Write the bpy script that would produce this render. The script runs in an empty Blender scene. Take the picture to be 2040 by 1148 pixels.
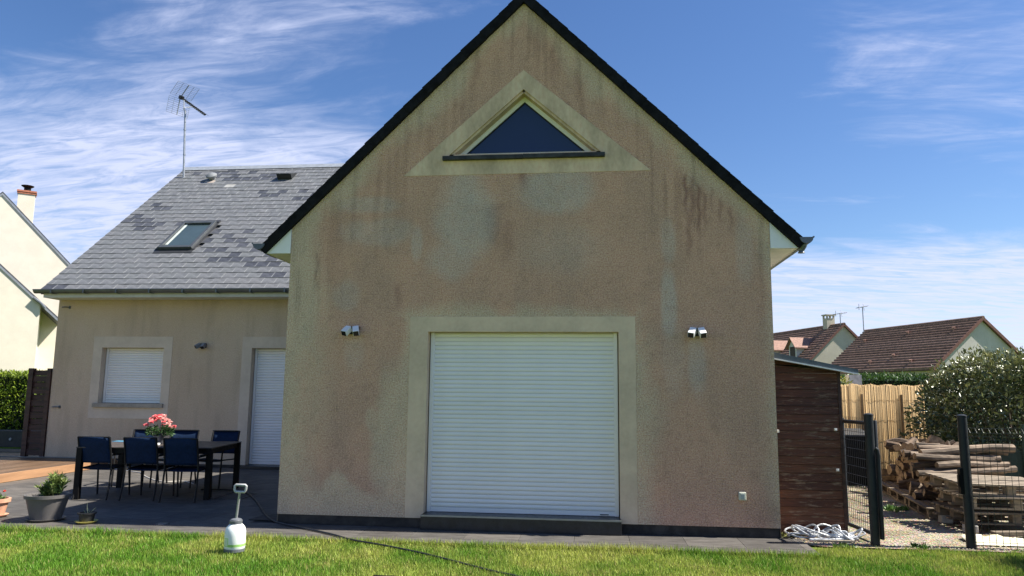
import bpy, math, random
import numpy as np
from mathutils import Vector, Matrix
random.seed(7); RNG = np.random.default_rng(11)
S = bpy.context.scene
COL = S.collection
# ------------------------------------------------------------------ camera
CAMP = Vector((3.7945, -8.8692, 1.5828)); YAW, PITCH, ROLL = 0.1104, 0.1395, 0.0104
fw = Vector((-math.sin(YAW)*math.cos(PITCH), math.cos(YAW)*math.cos(PITCH), math.sin(PITCH)))
rt = Vector((math.cos(YAW), math.sin(YAW), 0)); up = rt.cross(fw)
r2 = rt*math.cos(ROLL) + up*math.sin(ROLL); u2 = up*math.cos(ROLL) - rt*math.sin(ROLL)
cd = bpy.data.cameras.new('camera'); cam = bpy.data.objects.new('camera', cd); COL.objects.link(cam)
M = Matrix((r2, u2, -fw)).transposed().to_4x4(); M.translation = CAMP; cam.matrix_world = M
cd.sensor_width = 36; cd.lens = 36*1481.87/2040; cd.clip_end = 3000; cd.clip_start = .05
S.camera = cam
# ------------------------------------------------------------------ light
SUN = Vector((0.80, 0.055, 1.0)).normalized()
ELEV = math.asin(SUN.z); AZ = math.atan2(SUN.x, SUN.y)
sl = bpy.data.lights.new('sun', 'SUN'); sl.energy = 4.6; sl.angle = math.radians(.53); sl.color = (1, .94, .83)
so = bpy.data.objects.new('sun', sl); COL.objects.link(so); so.location = (20, -5, 30)
so.rotation_euler = (-SUN).to_track_quat('-Z', 'Y').to_euler()
S.view_settings.view_transform = 'Standard'; S.view_settings.look = 'None'
S.view_settings.exposure = 1.32; S.view_settings.gamma = 1

class NT:
    """tiny node-graph helper"""
    def __init__(s, tree): s.t = tree
    def n(s, typ, ins=None, **kw):
        nd = s.t.nodes.new(typ)
        for k, v in kw.items(): setattr(nd, k, v)
        for k, v in (ins or {}).items(): s.set(nd.inputs[k], v)
        return nd
    def set(s, sock, v):
        if hasattr(v, 'is_linked'): s.t.links.new(v, sock)
        elif isinstance(v, (tuple, list)) and len(v) == 3 and sock.type == 'RGBA': sock.default_value = (*v, 1)
        else: sock.default_value = v
    def m(s, op, a, b=0., c=0., clamp=False):
        nd = s.n('ShaderNodeMath', operation=op, use_clamp=clamp)
        for i, v in enumerate((a, b, c)): s.set(nd.inputs[i], v)
        return nd.outputs[0]
    def vm(s, op, a, b=None, sc=None):
        nd = s.n('ShaderNodeVectorMath', operation=op); s.set(nd.inputs[0], a)
        if b is not None: s.set(nd.inputs[1], b)
        if sc is not None: s.set(nd.inputs['Scale'], sc)
        return nd.outputs['Value'] if op in ('DOT_PRODUCT', 'LENGTH') else nd.outputs[0]
    def ramp(s, v, a, b, lo=0., hi=1.):
        nd = s.n('ShaderNodeMapRange', interpolation_type='SMOOTHSTEP')
        for i, q in enumerate((v, a, b, lo, hi)): s.set(nd.inputs[i], q)
        return nd.outputs[0]
    def noise(s, vec, scale, detail=3., rough=.55, dist=0.):
        nd = s.n('ShaderNodeTexNoise'); s.set(nd.inputs['Vector'], vec)
        nd.inputs['Scale'].default_value = scale; nd.inputs['Detail'].default_value = detail
        nd.inputs['Roughness'].default_value = rough; nd.inputs['Distortion'].default_value = dist
        return nd.outputs['Fac']
    def mix(s, f, a, b, blend='MIX'):
        nd = s.n('ShaderNodeMix', data_type='RGBA', blend_type=blend)
        s.set(nd.inputs[0], f); s.set(nd.inputs[6], a); s.set(nd.inputs[7], b)
        return nd.outputs[2]
    def mapv(s, vec, scale=(1, 1, 1), loc=(0, 0, 0), rot=(0, 0, 0)):
        nd = s.n('ShaderNodeMapping'); s.set(nd.inputs['Vector'], vec)
        nd.inputs['Scale'].default_value = scale; nd.inputs['Location'].default_value = loc; nd.inputs['Rotation'].default_value = rot
        return nd.outputs[0]

# world: Nishita sky with thin cirrus
W = bpy.data.worlds.new('World'); S.world = W; W.use_nodes = True
W.node_tree.nodes.clear(); g = NT(W.node_tree)
sky = g.n('ShaderNodeTexSky', sky_type='NISHITA', sun_disc=False, sun_elevation=ELEV, sun_rotation=AZ,
          altitude=50, air_density=1.0, dust_density=0.25, ozone_density=3.0)
dirv = g.n('ShaderNodeTexCoord').outputs['Generated']
sp = g.n('ShaderNodeSeparateXYZ', {0: dirv})
dx, dy, dz = sp.outputs
zz = g.m('MAXIMUM', g.m('ADD', dz, .16), .06)
pv = g.n('ShaderNodeCombineXYZ', {0: g.m('DIVIDE', dx, zz), 1: g.m('DIVIDE', dy, zz), 2: 0.}).outputs[0]
n1 = g.noise(g.mapv(pv, (1.0, 2.3, 1), (3.1, 1.7, 0), (0, 0, .5)), 2.1, 9., .62, .9)
n2 = g.noise(g.mapv(pv, (.6, 1.9, 1), (7.3, 2.2, 0), (0, 0, -.35)), 1.2, 7., .58, .6)
n3 = g.noise(g.mapv(pv, (1, 1, 1), (0.4, 5.2, 0)), .75, 2., .5)
wisp = g.noise(g.mapv(pv, (1.3, 5.0, 1), (1.1, .3, 0), (0, 0, .55)), 3.2, 8., .65, 1.2)
def bank(d, c0, c1):
    """soft round cloud bank about a compass direction"""
    return g.ramp(g.vm('DOT_PRODUCT', dirv, Vector(d).normalized()), c0, c1)
west = g.m('MULTIPLY', g.ramp(dx, -.12, -.52), g.ramp(dz, .40, .24))          # broad cirrus bank low in the west
east = g.m('MULTIPLY', g.ramp(dz, .225, .12), g.ramp(dx, -.1, .2))            # low bank above the far roofs
cov = g.m('ADD', g.m('MULTIPLY', west, .40), g.m('MULTIPLY', east, .62))
cov = g.m('ADD', cov, g.m('MULTIPLY', bank((-.40, .82, .41), .955, .995), .20))
cov = g.m('ADD', cov, g.m('MULTIPLY', bank((.45, .79, .44), .965, .998), .20))
cov = g.m('ADD', cov, g.m('MULTIPLY', g.m('SUBTRACT', n3, .5), .35))
den = g.m('ADD', g.m('ADD', g.m('MULTIPLY', n1, .62), g.m('MULTIPLY', n2, .45)), cov)
cl = g.ramp(den, .62, 1.02)
cl = g.m('MULTIPLY', cl, g.ramp(wisp, .28, .66, .30, 1.0))
cl = g.m('MAXIMUM', g.m('MINIMUM', cl, .92), g.ramp(dz, .16, -.02, 0., .55))
skc = g.n('ShaderNodeHueSaturation', {'Hue': .508, 'Saturation': 1.18, 'Value': .60, 'Color': sky.outputs[0]}).outputs[0]
cloudc = (3.15, 3.4, 4.45)
mixc = g.mix(cl, skc, cloudc)
bg = g.n('ShaderNodeBackground', {'Color': mixc, 'Strength': .10})
wo = g.n('ShaderNodeOutputWorld'); W.node_tree.links.new(bg.outputs[0], wo.inputs[0])

# ------------------------------------------------------------------ materials
MATS = {}
def mat(name, col, rough=.7, var=.12, scale=6., bump=0., bscale=60., metal=0., spec=.5, col2=None, stretch=(1, 1, 1), trans=0., coat=0.):
    if name in MATS: return MATS[name]
    m = bpy.data.materials.new(name); m.use_nodes = True; m.node_tree.nodes.clear(); g = NT(m.node_tree)
    P = g.n('ShaderNodeBsdfPrincipled'); out = g.n('ShaderNodeOutputMaterial')
    co = g.n('ShaderNodeTexCoord').outputs['Object']
    co = g.mapv(co, stretch)
    f = g.noise(co, scale, 5., .6)
    if col2 is None: col2 = tuple(max(0, c*(1-2*var)) for c in col); col = tuple(min(1, c*(1+var)) for c in col)
    c = g.mix(g.ramp(f, .3, .7), col2, col)
    f2 = g.noise(co, scale*9, 3., .6)
    c = g.mix(.35*min(1, var*6), c, g.mix(f2, (0, 0, 0), (1, 1, 1)), 'OVERLAY')
    g.set(P.inputs['Base Color'], c)
    g.set(P.inputs['Roughness'], g.ramp(g.noise(co, scale*2.3, 3.), .2, .8, max(.02, rough-.08), min(1, rough+.08)))
    P.inputs['Metallic'].default_value = metal; P.inputs['Specular IOR Level'].default_value = spec
    if coat: P.inputs['Coat Weight'].default_value = coat
    if bump:
        b = g.n('ShaderNodeBump', {'Strength': bump, 'Distance': .01, 'Height': g.noise(co, bscale, 4., .6)})
        g.set(P.inputs['Normal'], b.outputs[0])
    sh = P.outputs[0]
    if trans:
        T = g.n('ShaderNodeBsdfTranslucent'); g.set(T.inputs[0], c)
        mx = g.n('ShaderNodeMixShader'); mx.inputs[0].default_value = trans
        m.node_tree.links.new(sh, mx.inputs[1]); m.node_tree.links.new(T.outputs[0], mx.inputs[2]); sh = mx.outputs[0]
    m.node_tree.links.new(sh, out.inputs[0]); MATS[name] = m
    return m

def attr_mat(name, rough=.8, bump=0., bscale=80., speck=.25, sscale=70., spec=.3, trans=0.):
    """colour comes from the mesh's own colour attribute (stains, leaf to leaf variation)"""
    m = bpy.data.materials.new(name); m.use_nodes = True; m.node_tree.nodes.clear(); g = NT(m.node_tree)
    P = g.n('ShaderNodeBsdfPrincipled'); out = g.n('ShaderNodeOutputMaterial')
    a = g.n('ShaderNodeAttribute', attribute_name='tint').outputs['Color']
    co = g.n('ShaderNodeTexCoord').outputs['Object']
    c = a
    if speck:
        n = g.noise(co, sscale, 3., .7)
        c = g.mix(speck, a, g.mix(g.ramp(n, .25, .75), (.12, .12, .12), (.88, .88, .88)), 'OVERLAY')
    g.set(P.inputs['Base Color'], c); P.inputs['Roughness'].default_value = rough; P.inputs['Specular IOR Level'].default_value = spec
    if bump:
        v = g.n('ShaderNodeTexVoronoi', feature='SMOOTH_F1'); g.set(v.inputs['Vector'], co); v.inputs['Scale'].default_value = bscale
        h = g.m('ADD', v.outputs['Distance'], g.m('MULTIPLY', g.noise(co, bscale*.6, 4., .65), 1.1))
        b = g.n('ShaderNodeBump', {'Strength': bump, 'Distance': .012, 'Height': h}); g.set(P.inputs['Normal'], b.outputs[0])
    sh = P.outputs[0]
    if trans:
        T = g.n('ShaderNodeBsdfTranslucent'); g.set(T.inputs[0], c)
        mx = g.n('ShaderNodeMixShader'); mx.inputs[0].default_value = trans
        m.node_tree.links.new(sh, mx.inputs[1]); m.node_tree.links.new(T.outputs[0], mx.inputs[2]); sh = mx.outputs[0]
    m.node_tree.links.new(sh, out.inputs[0])
    return m

# ------------------------------------------------------------------ mesh helpers
ORG = {}
class MB:
    def __init__(s): s.v = []; s.f = []; s.mi = []
    def add(s, vs, fs, mi=0):
        o = len(s.v); s.v += [tuple(q) for q in vs]; s.f += [tuple(i+o for i in q) for q in fs]; s.mi += [mi]*len(fs); return s
    def box(s, x0, x1, y0, y1, z0, z1, mi=0):
        vs = [(x, y, z) for z in (z0, z1) for y in (y0, y1) for x in (x0, x1)]
        return s.add(vs, [(0, 2, 3, 1), (4, 5, 7, 6), (0, 1, 5, 4), (2, 6, 7, 3), (0, 4, 6, 2), (1, 3, 7, 5)], mi)
    def obox(s, c, ax, ay, az, mi=0):
        """box with centre c and half axes ax, ay, az"""
        c, ax, ay, az = map(Vector, (c, ax, ay, az))
        vs = [c+ax*i+ay*j+az*k for k in (-1, 1) for j in (-1, 1) for i in (-1, 1)]
        return s.add(vs, [(0, 2, 3, 1), (4, 5, 7, 6), (0, 1, 5, 4), (2, 6, 7, 3), (0, 4, 6, 2), (1, 3, 7, 5)], mi)
    def bar(s, a, b, w, h, mi=0, upv=(0, 0, 1)):
        a, b = Vector(a), Vector(b); d = (b-a)/2; u = Vector(upv); sx = d.cross(u)
        if sx.length < 1e-6: sx = d.cross(Vector((1, 0, 0)))
        sx.normalize(); u = sx.cross(d).normalized()
        return s.obox((a+b)/2, d, sx*w/2, u*h/2, mi)
    def prism(s, pts, ext, mi=0):
        n = len(pts); e = Vector(ext); a = [Vector(p) for p in pts]
        nrm = sum(((a[i]-a[0]).cross(a[(i+1) % n]-a[0]) for i in range(n)), Vector())
        if nrm.dot(e) > 0: a = a[::-1]
        vs = a+[p+e for p in a]
        fs = [tuple(range(n)), tuple(range(2*n-1, n-1, -1))]+[(i, i+n, (i+1) % n+n, (i+1) % n) for i in range(n)]
        fs = [tuple(reversed(q)) if k >= 2 else q for k, q in enumerate(fs)]
        fs = fs[:2]+[(i, (i+1) % n, (i+1) % n+n, i+n)[::-1] for i in range(n)]
        return s.add(vs, fs, mi)
    def tube(s, pts, r, n=8, mi=0, cap=True):
        pts = [Vector(p) for p in pts]; rr = r if isinstance(r, (list, tuple)) else [r]*len(pts)
        base = len(s.v); fs = []; vs = []; pu = None
        for i, p in enumerate(pts):
            t = (pts[min(i+1, len(pts)-1)]-pts[max(i-1, 0)]).normalized()
            if pu is None: pu = t.cross(Vector((.31, .77, .55))).normalized()
            u = (pu-t*pu.dot(t)).normalized(); w = t.cross(u); pu = u
            vs += [p+(u*math.cos(2*math.pi*k/n)+w*math.sin(2*math.pi*k/n))*rr[i] for k in range(n)]
        for i in range(len(pts)-1):
            for k in range(n):
                a, b = i*n+k, i*n+(k+1) % n; fs.append((a, b, b+n, a+n))
        if cap: fs.append(tuple(range(n))[::-1]); fs.append(tuple(range((len(pts)-1)*n, len(pts)*n)))
        return s.add(vs, fs, mi)
    def lathe(s, prof, c, n=24, mi=0):
        c = Vector(c); vs = []; fs = []
        for r, z in prof: vs += [c+Vector((r*math.cos(2*math.pi*k/n), r*math.sin(2*math.pi*k/n), z)) for k in range(n)]
        for i in range(len(prof)-1):
            for k in range(n):
                a, b = i*n+k, i*n+(k+1) % n; fs.append((a, b, b+n, a+n))
        if prof[0][0] > 0: fs.append(tuple(range(n))[::-1])
        if prof[-1][0] > 0: fs.append(tuple(range((len(prof)-1)*n, len(prof)*n)))
        return s.add(vs, fs, mi)
    def mesh(s, name, mats, smooth=False, shift=(0, 0, 0)):
        me = bpy.data.meshes.new(name); sh = Vector(shift)
        me.from_pydata([tuple(Vector(q)-sh) for q in s.v], [], s.f); me.update()
        for q in (mats if isinstance(mats, (list, tuple)) else [mats]): me.materials.append(q)
        me.polygons.foreach_set('material_index', s.mi)
        if smooth:
            me.polygons.foreach_set('use_smooth', [True]*len(me.polygons))
            try: me.set_sharp_from_angle(angle=math.radians(40))
            except Exception: pass
        return me
    def build(s, name, mats, parent=None, smooth=False, loc=None, bevel=0):
        """vertices are world coordinates; loc = the object's own origin when top-level"""
        o = ORG[parent.name] if parent else Vector(loc or (0, 0, 0))
        ob = bpy.data.objects.new(name, s.mesh(name, mats, smooth, o)); COL.objects.link(ob)
        if parent: ob.parent = parent
        else: ob.location = o
        ORG[ob.name] = o
        if bevel:
            md = ob.modifiers.new('bevel', 'BEVEL'); md.width = bevel; md.segments = 2; md.limit_method = 'ANGLE'
        return ob
def link_mesh(name, me, parent, loc, rot=(0, 0, 0)):
    ob = bpy.data.objects.new(name, me); COL.objects.link(ob)
    o = ORG[parent.name] if parent else Vector()
    if parent: ob.parent = parent
    ob.location = Vector(loc)-o; ob.rotation_euler = rot; ORG[ob.name] = Vector(loc)
    return ob
def tag(o, label=None, cat=None, group=None, kind=None):
    if label: o['label'] = label
    if cat: o['category'] = cat
    if group: o['group'] = group
    if kind: o['kind'] = kind
    return o
def empty(name, loc, label, cat, group=None):
    o = bpy.data.objects.new(name, None); COL.objects.link(o); o.location = loc; o.empty_display_size = .2
    ORG[o.name] = Vector(loc); return tag(o, label, cat, group)
def copy_tree(o, parent=None):
    c = o.copy(); COL.objects.link(c); c.parent = parent
    for ch in o.children: copy_tree(ch, c)
    return c
def np_mesh(name, V, F, mats, tint=None, smooth=False, shift=(0, 0, 0)):
    me = bpy.data.meshes.new(name); V = np.asarray(V, np.float32)-np.asarray(shift, np.float32); F = np.asarray(F, np.int32)
    k = F.shape[1]
    me.vertices.add(len(V)); me.vertices.foreach_set('co', V.ravel())
    me.loops.add(F.size); me.loops.foreach_set('vertex_index', F.ravel())
    me.polygons.add(len(F)); me.polygons.foreach_set('loop_start', np.arange(0, F.size, k, dtype=np.int32))
    if smooth: me.polygons.foreach_set('use_smooth', np.ones(len(F), bool))
    me.update(calc_edges=True)
    for q in (mats if isinstance(mats, (list, tuple)) else [mats]): me.materials.append(q)
    if tint is not None:
        a = me.attributes.new('tint', 'FLOAT_COLOR', 'POINT')
        t = np.ones((len(V), 4), np.float32); t[:, :3] = tint; a.data.foreach_set('color', t.ravel())
    return me
def np_obj(name, V, F, mats, tint=None, parent=None, smooth=False, loc=(0, 0, 0)):
    o = ORG[parent.name] if parent else Vector(loc)
    ob = bpy.data.objects.new(name, np_mesh(name, V, F, mats, tint, smooth, tuple(o))); COL.objects.link(ob)
    if parent: ob.parent = parent
    else: ob.location = o
    ORG[ob.name] = o
    return ob
def vnoise(x, y, seed=0):
    r = np.random.default_rng(seed).random((256, 256))
    xi = np.floor(x).astype(int); yi = np.floor(y).astype(int); fx = x-xi; fy = y-yi
    fx = fx*fx*(3-2*fx); fy = fy*fy*(3-2*fy)
    q = lambda a, b: r[a & 255, b & 255]
    return (q(xi, yi)*(1-fx)+q(xi+1, yi)*fx)*(1-fy)+(q(xi, yi+1)*(1-fx)+q(xi+1, yi+1)*fx)*fy
def fbm(x, y, seed=0, o=4):
    s = 0; a = .5; t = 0
    for k in range(o): s = s+a*vnoise(x*2**k, y*2**k, seed+k); t += a; a *= .5
    return s/t
def sst(a, b, x):
    t = np.clip((x-a)/(b-a), 0, 1); return t*t*(3-2*t)

# ------------------------------------------------------------------ constants of the house
WD = 5.858; XA = 2.929; ZA = 6.516; SL = (ZA-3.615)/XA; ZP = .11
D = 5.936; WXL = -7.69
def wl(z): return XA-(ZA-z)/SL
def wr(z): return XA+(ZA-z)/SL
RE, RZ = 5.45, 3.62                      # wing eave edge
RK = (7.78-3.62)/(10.5-5.45)
RPITCH = math.atan(RK)
def roofz(y): return RZ+RK*(y-RE)

white_pvc = mat('white_pvc', (.85, .83, .80), .35, .02, 3.)
shutter_m = mat('shutter_white', (.89, .86, .82), .38, .04, 2.5, stretch=(.4, 1, 3))
zinc = mat('zinc_grey', (.13, .145, .165), .45, .1, 5., metal=.5)
black_slate = mat('black_slate', (.009, .009, .010), .85, .3, 9., bump=.4, bscale=40, spec=.2)
cream_trim = mat('smooth_render', (.70, .535, .37), .85, .07, 2.2, bump=.12, bscale=120)
pale_trim = mat('pale_render', (.64, .53, .41), .85, .05, 2.2, bump=.12, bscale=120)
plinth_m = mat('plinth_black', (.045, .038, .031), .8, .3, 5., bump=.3)
granite = mat('black_granite', (.018, .019, .022), .35, .2, 12.)
dark_metal = mat('anthracite_metal', (.018, .021, .025), .5, .12, 8., spec=.3)

# ------------------------------------------------------------------ ground
gm = bpy.data.materials.new('soil_and_grass'); gm.use_nodes = True; gm.node_tree.nodes.clear(); g = NT(gm.node_tree)
P = g.n('ShaderNodeBsdfPrincipled'); out = g.n('ShaderNodeOutputMaterial')
co = g.n('ShaderNodeTexCoord').outputs['Object']
c = g.mix(g.ramp(g.noise(co, 1.1, 5.), .35, .65), (.075, .13, .018), (.14, .19, .03))
c = g.mix(.6, c, g.mix(g.noise(co, 55, 4., .7), (.0, .0, .0), (1, 1, 1)), 'OVERLAY')
g.set(P.inputs['Base Color'], c); P.inputs['Roughness'].default_value = 1.; P.inputs['Specular IOR Level'].default_value = .1
g.set(P.inputs['Normal'], g.n('ShaderNodeBump', {'Strength': .8, 'Distance': .03, 'Height': g.noise(co, 70, 4.)}).outputs[0])
gm.node_tree.links.new(P.outputs[0], out.inputs[0])
b = MB(); b.add([(-900, -700, -.03), (900, -700, -.03), (900, 1500, -.03), (-900, 1500, -.03)], [(0, 1, 2, 3)])
tag(b.build('ground', gm), kind='structure')

# gravel yard beside the house
gv = bpy.data.materials.new('gravel'); gv.use_nodes = True; gv.node_tree.nodes.clear(); g = NT(gv.node_tree)
P = g.n('ShaderNodeBsdfPrincipled'); out = g.n('ShaderNodeOutputMaterial'); co = g.n('ShaderNodeTexCoord').outputs['Object']
v = g.n('ShaderNodeTexVoronoi'); g.set(v.inputs['Vector'], co); v.inputs['Scale'].default_value = 48
c = g.mix(g.ramp(g.noise(co, 1.6, 5.), .38, .66), (.20, .17, .115), (.36, .31, .235))
c = g.mix(.55, c, v.outputs['Color'], 'SOFT_LIGHT')
c = g.mix(g.ramp(g.noise(g.mapv(co, (1, 1, 1), (4, 2, 0)), 1.9, 5., .65), .58, .70), c, (.085, .10, .022))
g.set(P.inputs['Base Color'], c); P.inputs['Roughness'].default_value = .95; P.inputs['Specular IOR Level'].default_value = .15
g.set(P.inputs['Normal'], g.n('ShaderNodeBump', {'Strength': .9, 'Distance': .02, 'Height': v.outputs['Distance']}).outputs[0])
gv.node_tree.links.new(P.outputs[0], out.inputs[0])
b = MB(); b.add([(5.86, -.22, -.012), (6.3, -.30, -.012), (9.2, -.28, -.012), (16, -.2, -.012), (16, 14, -.012), (5.86, 14, -.012)], [(0, 1, 2, 3, 4, 5)])
yard = tag(b.build('gravel_yard', gv), kind='structure')
n = 5200; px = RNG.uniform(6.0, 9.6, n); py = -.25+RNG.random(n)**1.5*6; sz = RNG.uniform(.006, .017, n)
ov = np.array([(1, 0, 0), (-1, 0, 0), (0, 1, 0), (0, -1, 0), (0, 0, .7), (0, 0, -.7)]); of = np.array([(0, 2, 4), (2, 1, 4), (1, 3, 4), (3, 0, 4)])
an = RNG.uniform(0, 6.28, n); ca, sa = np.cos(an), np.sin(an); asp = RNG.uniform(.6, 1.2, n)
V = np.empty((n, 6, 3)); V[:, :, 0] = px[:, None]+sz[:, None]*(ov[:, 0]*ca[:, None]-ov[:, 1]*(sa*asp)[:, None])
V[:, :, 1] = py[:, None]+sz[:, None]*(ov[:, 0]*sa[:, None]+ov[:, 1]*(ca*asp)[:, None]); V[:, :, 2] = -.008+sz[:, None]*ov[:, 2]*.8
F = (of[None]+np.arange(n)[:, None, None]*6).reshape(-1, 3)
gt = np.repeat(RNG.uniform(.6, 1.25, (n, 1))*np.array([.34, .30, .235]), 6, axis=0)
tag(np_obj('gravel_stones', V.reshape(-1, 3), F, attr_mat('pebble', .9, speck=0), gt, yard), kind='stuff')

# terrace paving, one object per tile
TX0, TX1, TY0, TY1 = -6.03, 6.06, -.84, D
b = MB(); b.box(TX0, TX1, TY0, TY1, -.10, -.010)
terr = tag(b.build('terrace', mat('tile_joint', (.035, .034, .033), .9, .15)), kind='structure')
tile_ms = [mat('slate_tile_%d' % i, c, .6, .16, 3.2, bump=.25, bscale=9, stretch=(1, 3.2, 1), spec=.3) for i, c in enumerate(
    [(.105, .097, .090), (.092, .086, .080), (.118, .108, .098), (.099, .093, .088), (.083, .077, .072)])]
tw = .597; xs = []
def add_tile(x0, x1, y0, y1, m):
    b = MB(); b.box(x0+.002, x1-.002, y0+.002, y1-.002, -.022, 0)
    b.build('tile', m, terr)
ycuts = [TY0, -.59, 0.0] + [0.6*i for i in range(1, 10)] + [TY1]
for r in range(len(ycuts)-1):
    off = 0 if r % 2 else -.3
    x = TX0+off
    while x < TX1-.01:
        x0, x1 = max(x, TX0), min(x+.6, TX1)
        if x1-x0 > .02 and not (ycuts[r] >= -.001 and x1 > .15):
            add_tile(x0, x1, ycuts[r], ycuts[r+1], random.choice(tile_ms))
        x += .6

# lawn: blades as one mass
def lawn(n, x0, x1, y0, y1, hmin, hmax, seed, yfun=None):
    R = np.random.default_rng(seed)
    x = R.uniform(x0, x1, n); y = R.uniform(y0, y1, n)
    if yfun is not None:
        k = yfun(x, y); x, y = x[k], y[k]; n = len(x)
    h = R.uniform(hmin, hmax, n)*(.65+.7*fbm(x*1.3, y*1.3, 5)); a = R.uniform(0, 6.283, n); w = R.uniform(.003, .0052, n)
    l = R.uniform(.1, .75, n)*h; la = R.uniform(0, 6.283, n)
    V = np.empty((n, 3, 3)); z0 = -.03
    V[:, 0] = np.stack([x-w*np.cos(a), y-w*np.sin(a), np.full(n, z0)], 1)
    V[:, 1] = np.stack([x+w*np.cos(a), y+w*np.sin(a), np.full(n, z0)], 1)
    V[:, 2] = np.stack([x+l*np.cos(la), y+l*np.sin(la), z0+h], 1)
    F = np.arange(n*3).reshape(n, 3)
    t = fbm(x*.9+3, y*.9, 21); t2 = fbm(x*3.1, y*3.1, 31); q = np.clip((t-.5)*1.9+.5+(t2-.5)*1.5+R.normal(0, .18, n), 0, 1)[:, None]
    c = (1-q)*np.array([.105, .235, .020])+q*np.array([.36, .40, .085])
    dry = (R.random(n) < .05+.10*sst(.52, .7, t2))[:, None]; c = np.where(dry, np.array([.34, .29, .12]), c)
    c = c*R.uniform(.6, 1.45, (n, 1))
    return V.reshape(-1, 3), F, np.repeat(c, 3, axis=0)
def on_lawn(x, y):
    edge = np.where(x < TX1+.02, TY0-.004, np.where(x < 6.75, -.36+.1*np.sin(x*9), -.27+.05*np.sin(x*7)+.06*np.sin(x*17)))
    return y < edge
V, F, T = lawn(520000, -6.5, 11.5, -4.6, -.1, .024, .052, 3, on_lawn)
tag(np_obj('lawn_grass', V, F, attr_mat('grass_blade', .55, speck=0, spec=.3, trans=.30), T), 'short bright green lawn in front of the house', 'grass', kind='stuff')
# longer fringe of grass along the paving edge
V, F, T = lawn(24000, -6.4, 6.1, TY0-.09, TY0+.07, .04, .095, 9, lambda x, y: y < TY0+.004+.075*sst(.5, .72, fbm(x*2.3, y*0+4, 19, 4)))
tag(np_obj('lawn_fringe', V, F, MATS.get('gf') or attr_mat('grass_fringe', .55, speck=0, trans=.30), T), 'longer fringe of grass along the grey paving edge', 'grass', kind='stuff')

# ------------------------------------------------------------------ the house
house = empty('house', (0, 0, 0), 'rendered house with stained gable front, slate roofed side wing and white roller shutters', 'house')
# gable wall: fine grid carrying its weathering as a tint
def patch(z0, z1, fl, fr, step=.024):
    nz = max(2, int((z1-z0)/step)+1); wmax = max(fr(z0)-fl(z0), fr(z1)-fl(z1)); nx = max(2, int(wmax/step)+1)
    zz = np.linspace(z0, z1, nz); u = np.linspace(0, 1, nx)
    L = np.array([fl(z) for z in zz])[:, None]; R_ = np.array([fr(z) for z in zz])[:, None]
    X = L+(R_-L)*u[None]; Z = np.repeat(zz[:, None], nx, 1)
    V = np.stack([X.ravel(), np.zeros(nx*nz), Z.ravel()], 1)
    i = (np.arange(nz-1)[:, None]*nx+np.arange(nx-1)[None]).ravel()
    return V, np.stack([i, i+1, i+nx+1, i+nx], 1)
OX0, OX1, OZ1 = 1.79, 4.085, 2.306
TA, TB, TL_, TR_ = 5.358, 4.505, 1.985, 3.909
tl = lambda z: TL_+(2.932-TL_)*(z-TB)/(TA-TB)
tr = lambda z: TR_+(2.932-TR_)*(z-TB)/(TA-TB)
cst = lambda q: (lambda z: q)
ps = [patch(ZP, 3.55, cst(0), cst(OX0)), patch(ZP, 3.55, cst(OX1), cst(WD)), patch(OZ1, 3.55, cst(OX0), cst(OX1)),
      patch(3.55, 3.615, cst(0), cst(WD)), patch(3.615, TB, wl, wr), patch(TB, TA, wl, tl), patch(TB, TA, tr, wr), patch(TA, ZA, wl, wr)]
V = []; F = []; o = 0
for a, f in ps: V.append(a); F.append(f+o); o += len(a)
V = np.concatenate(V); F = np.concatenate(F)
X, Z = V[:, 0], V[:, 2]
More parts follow.
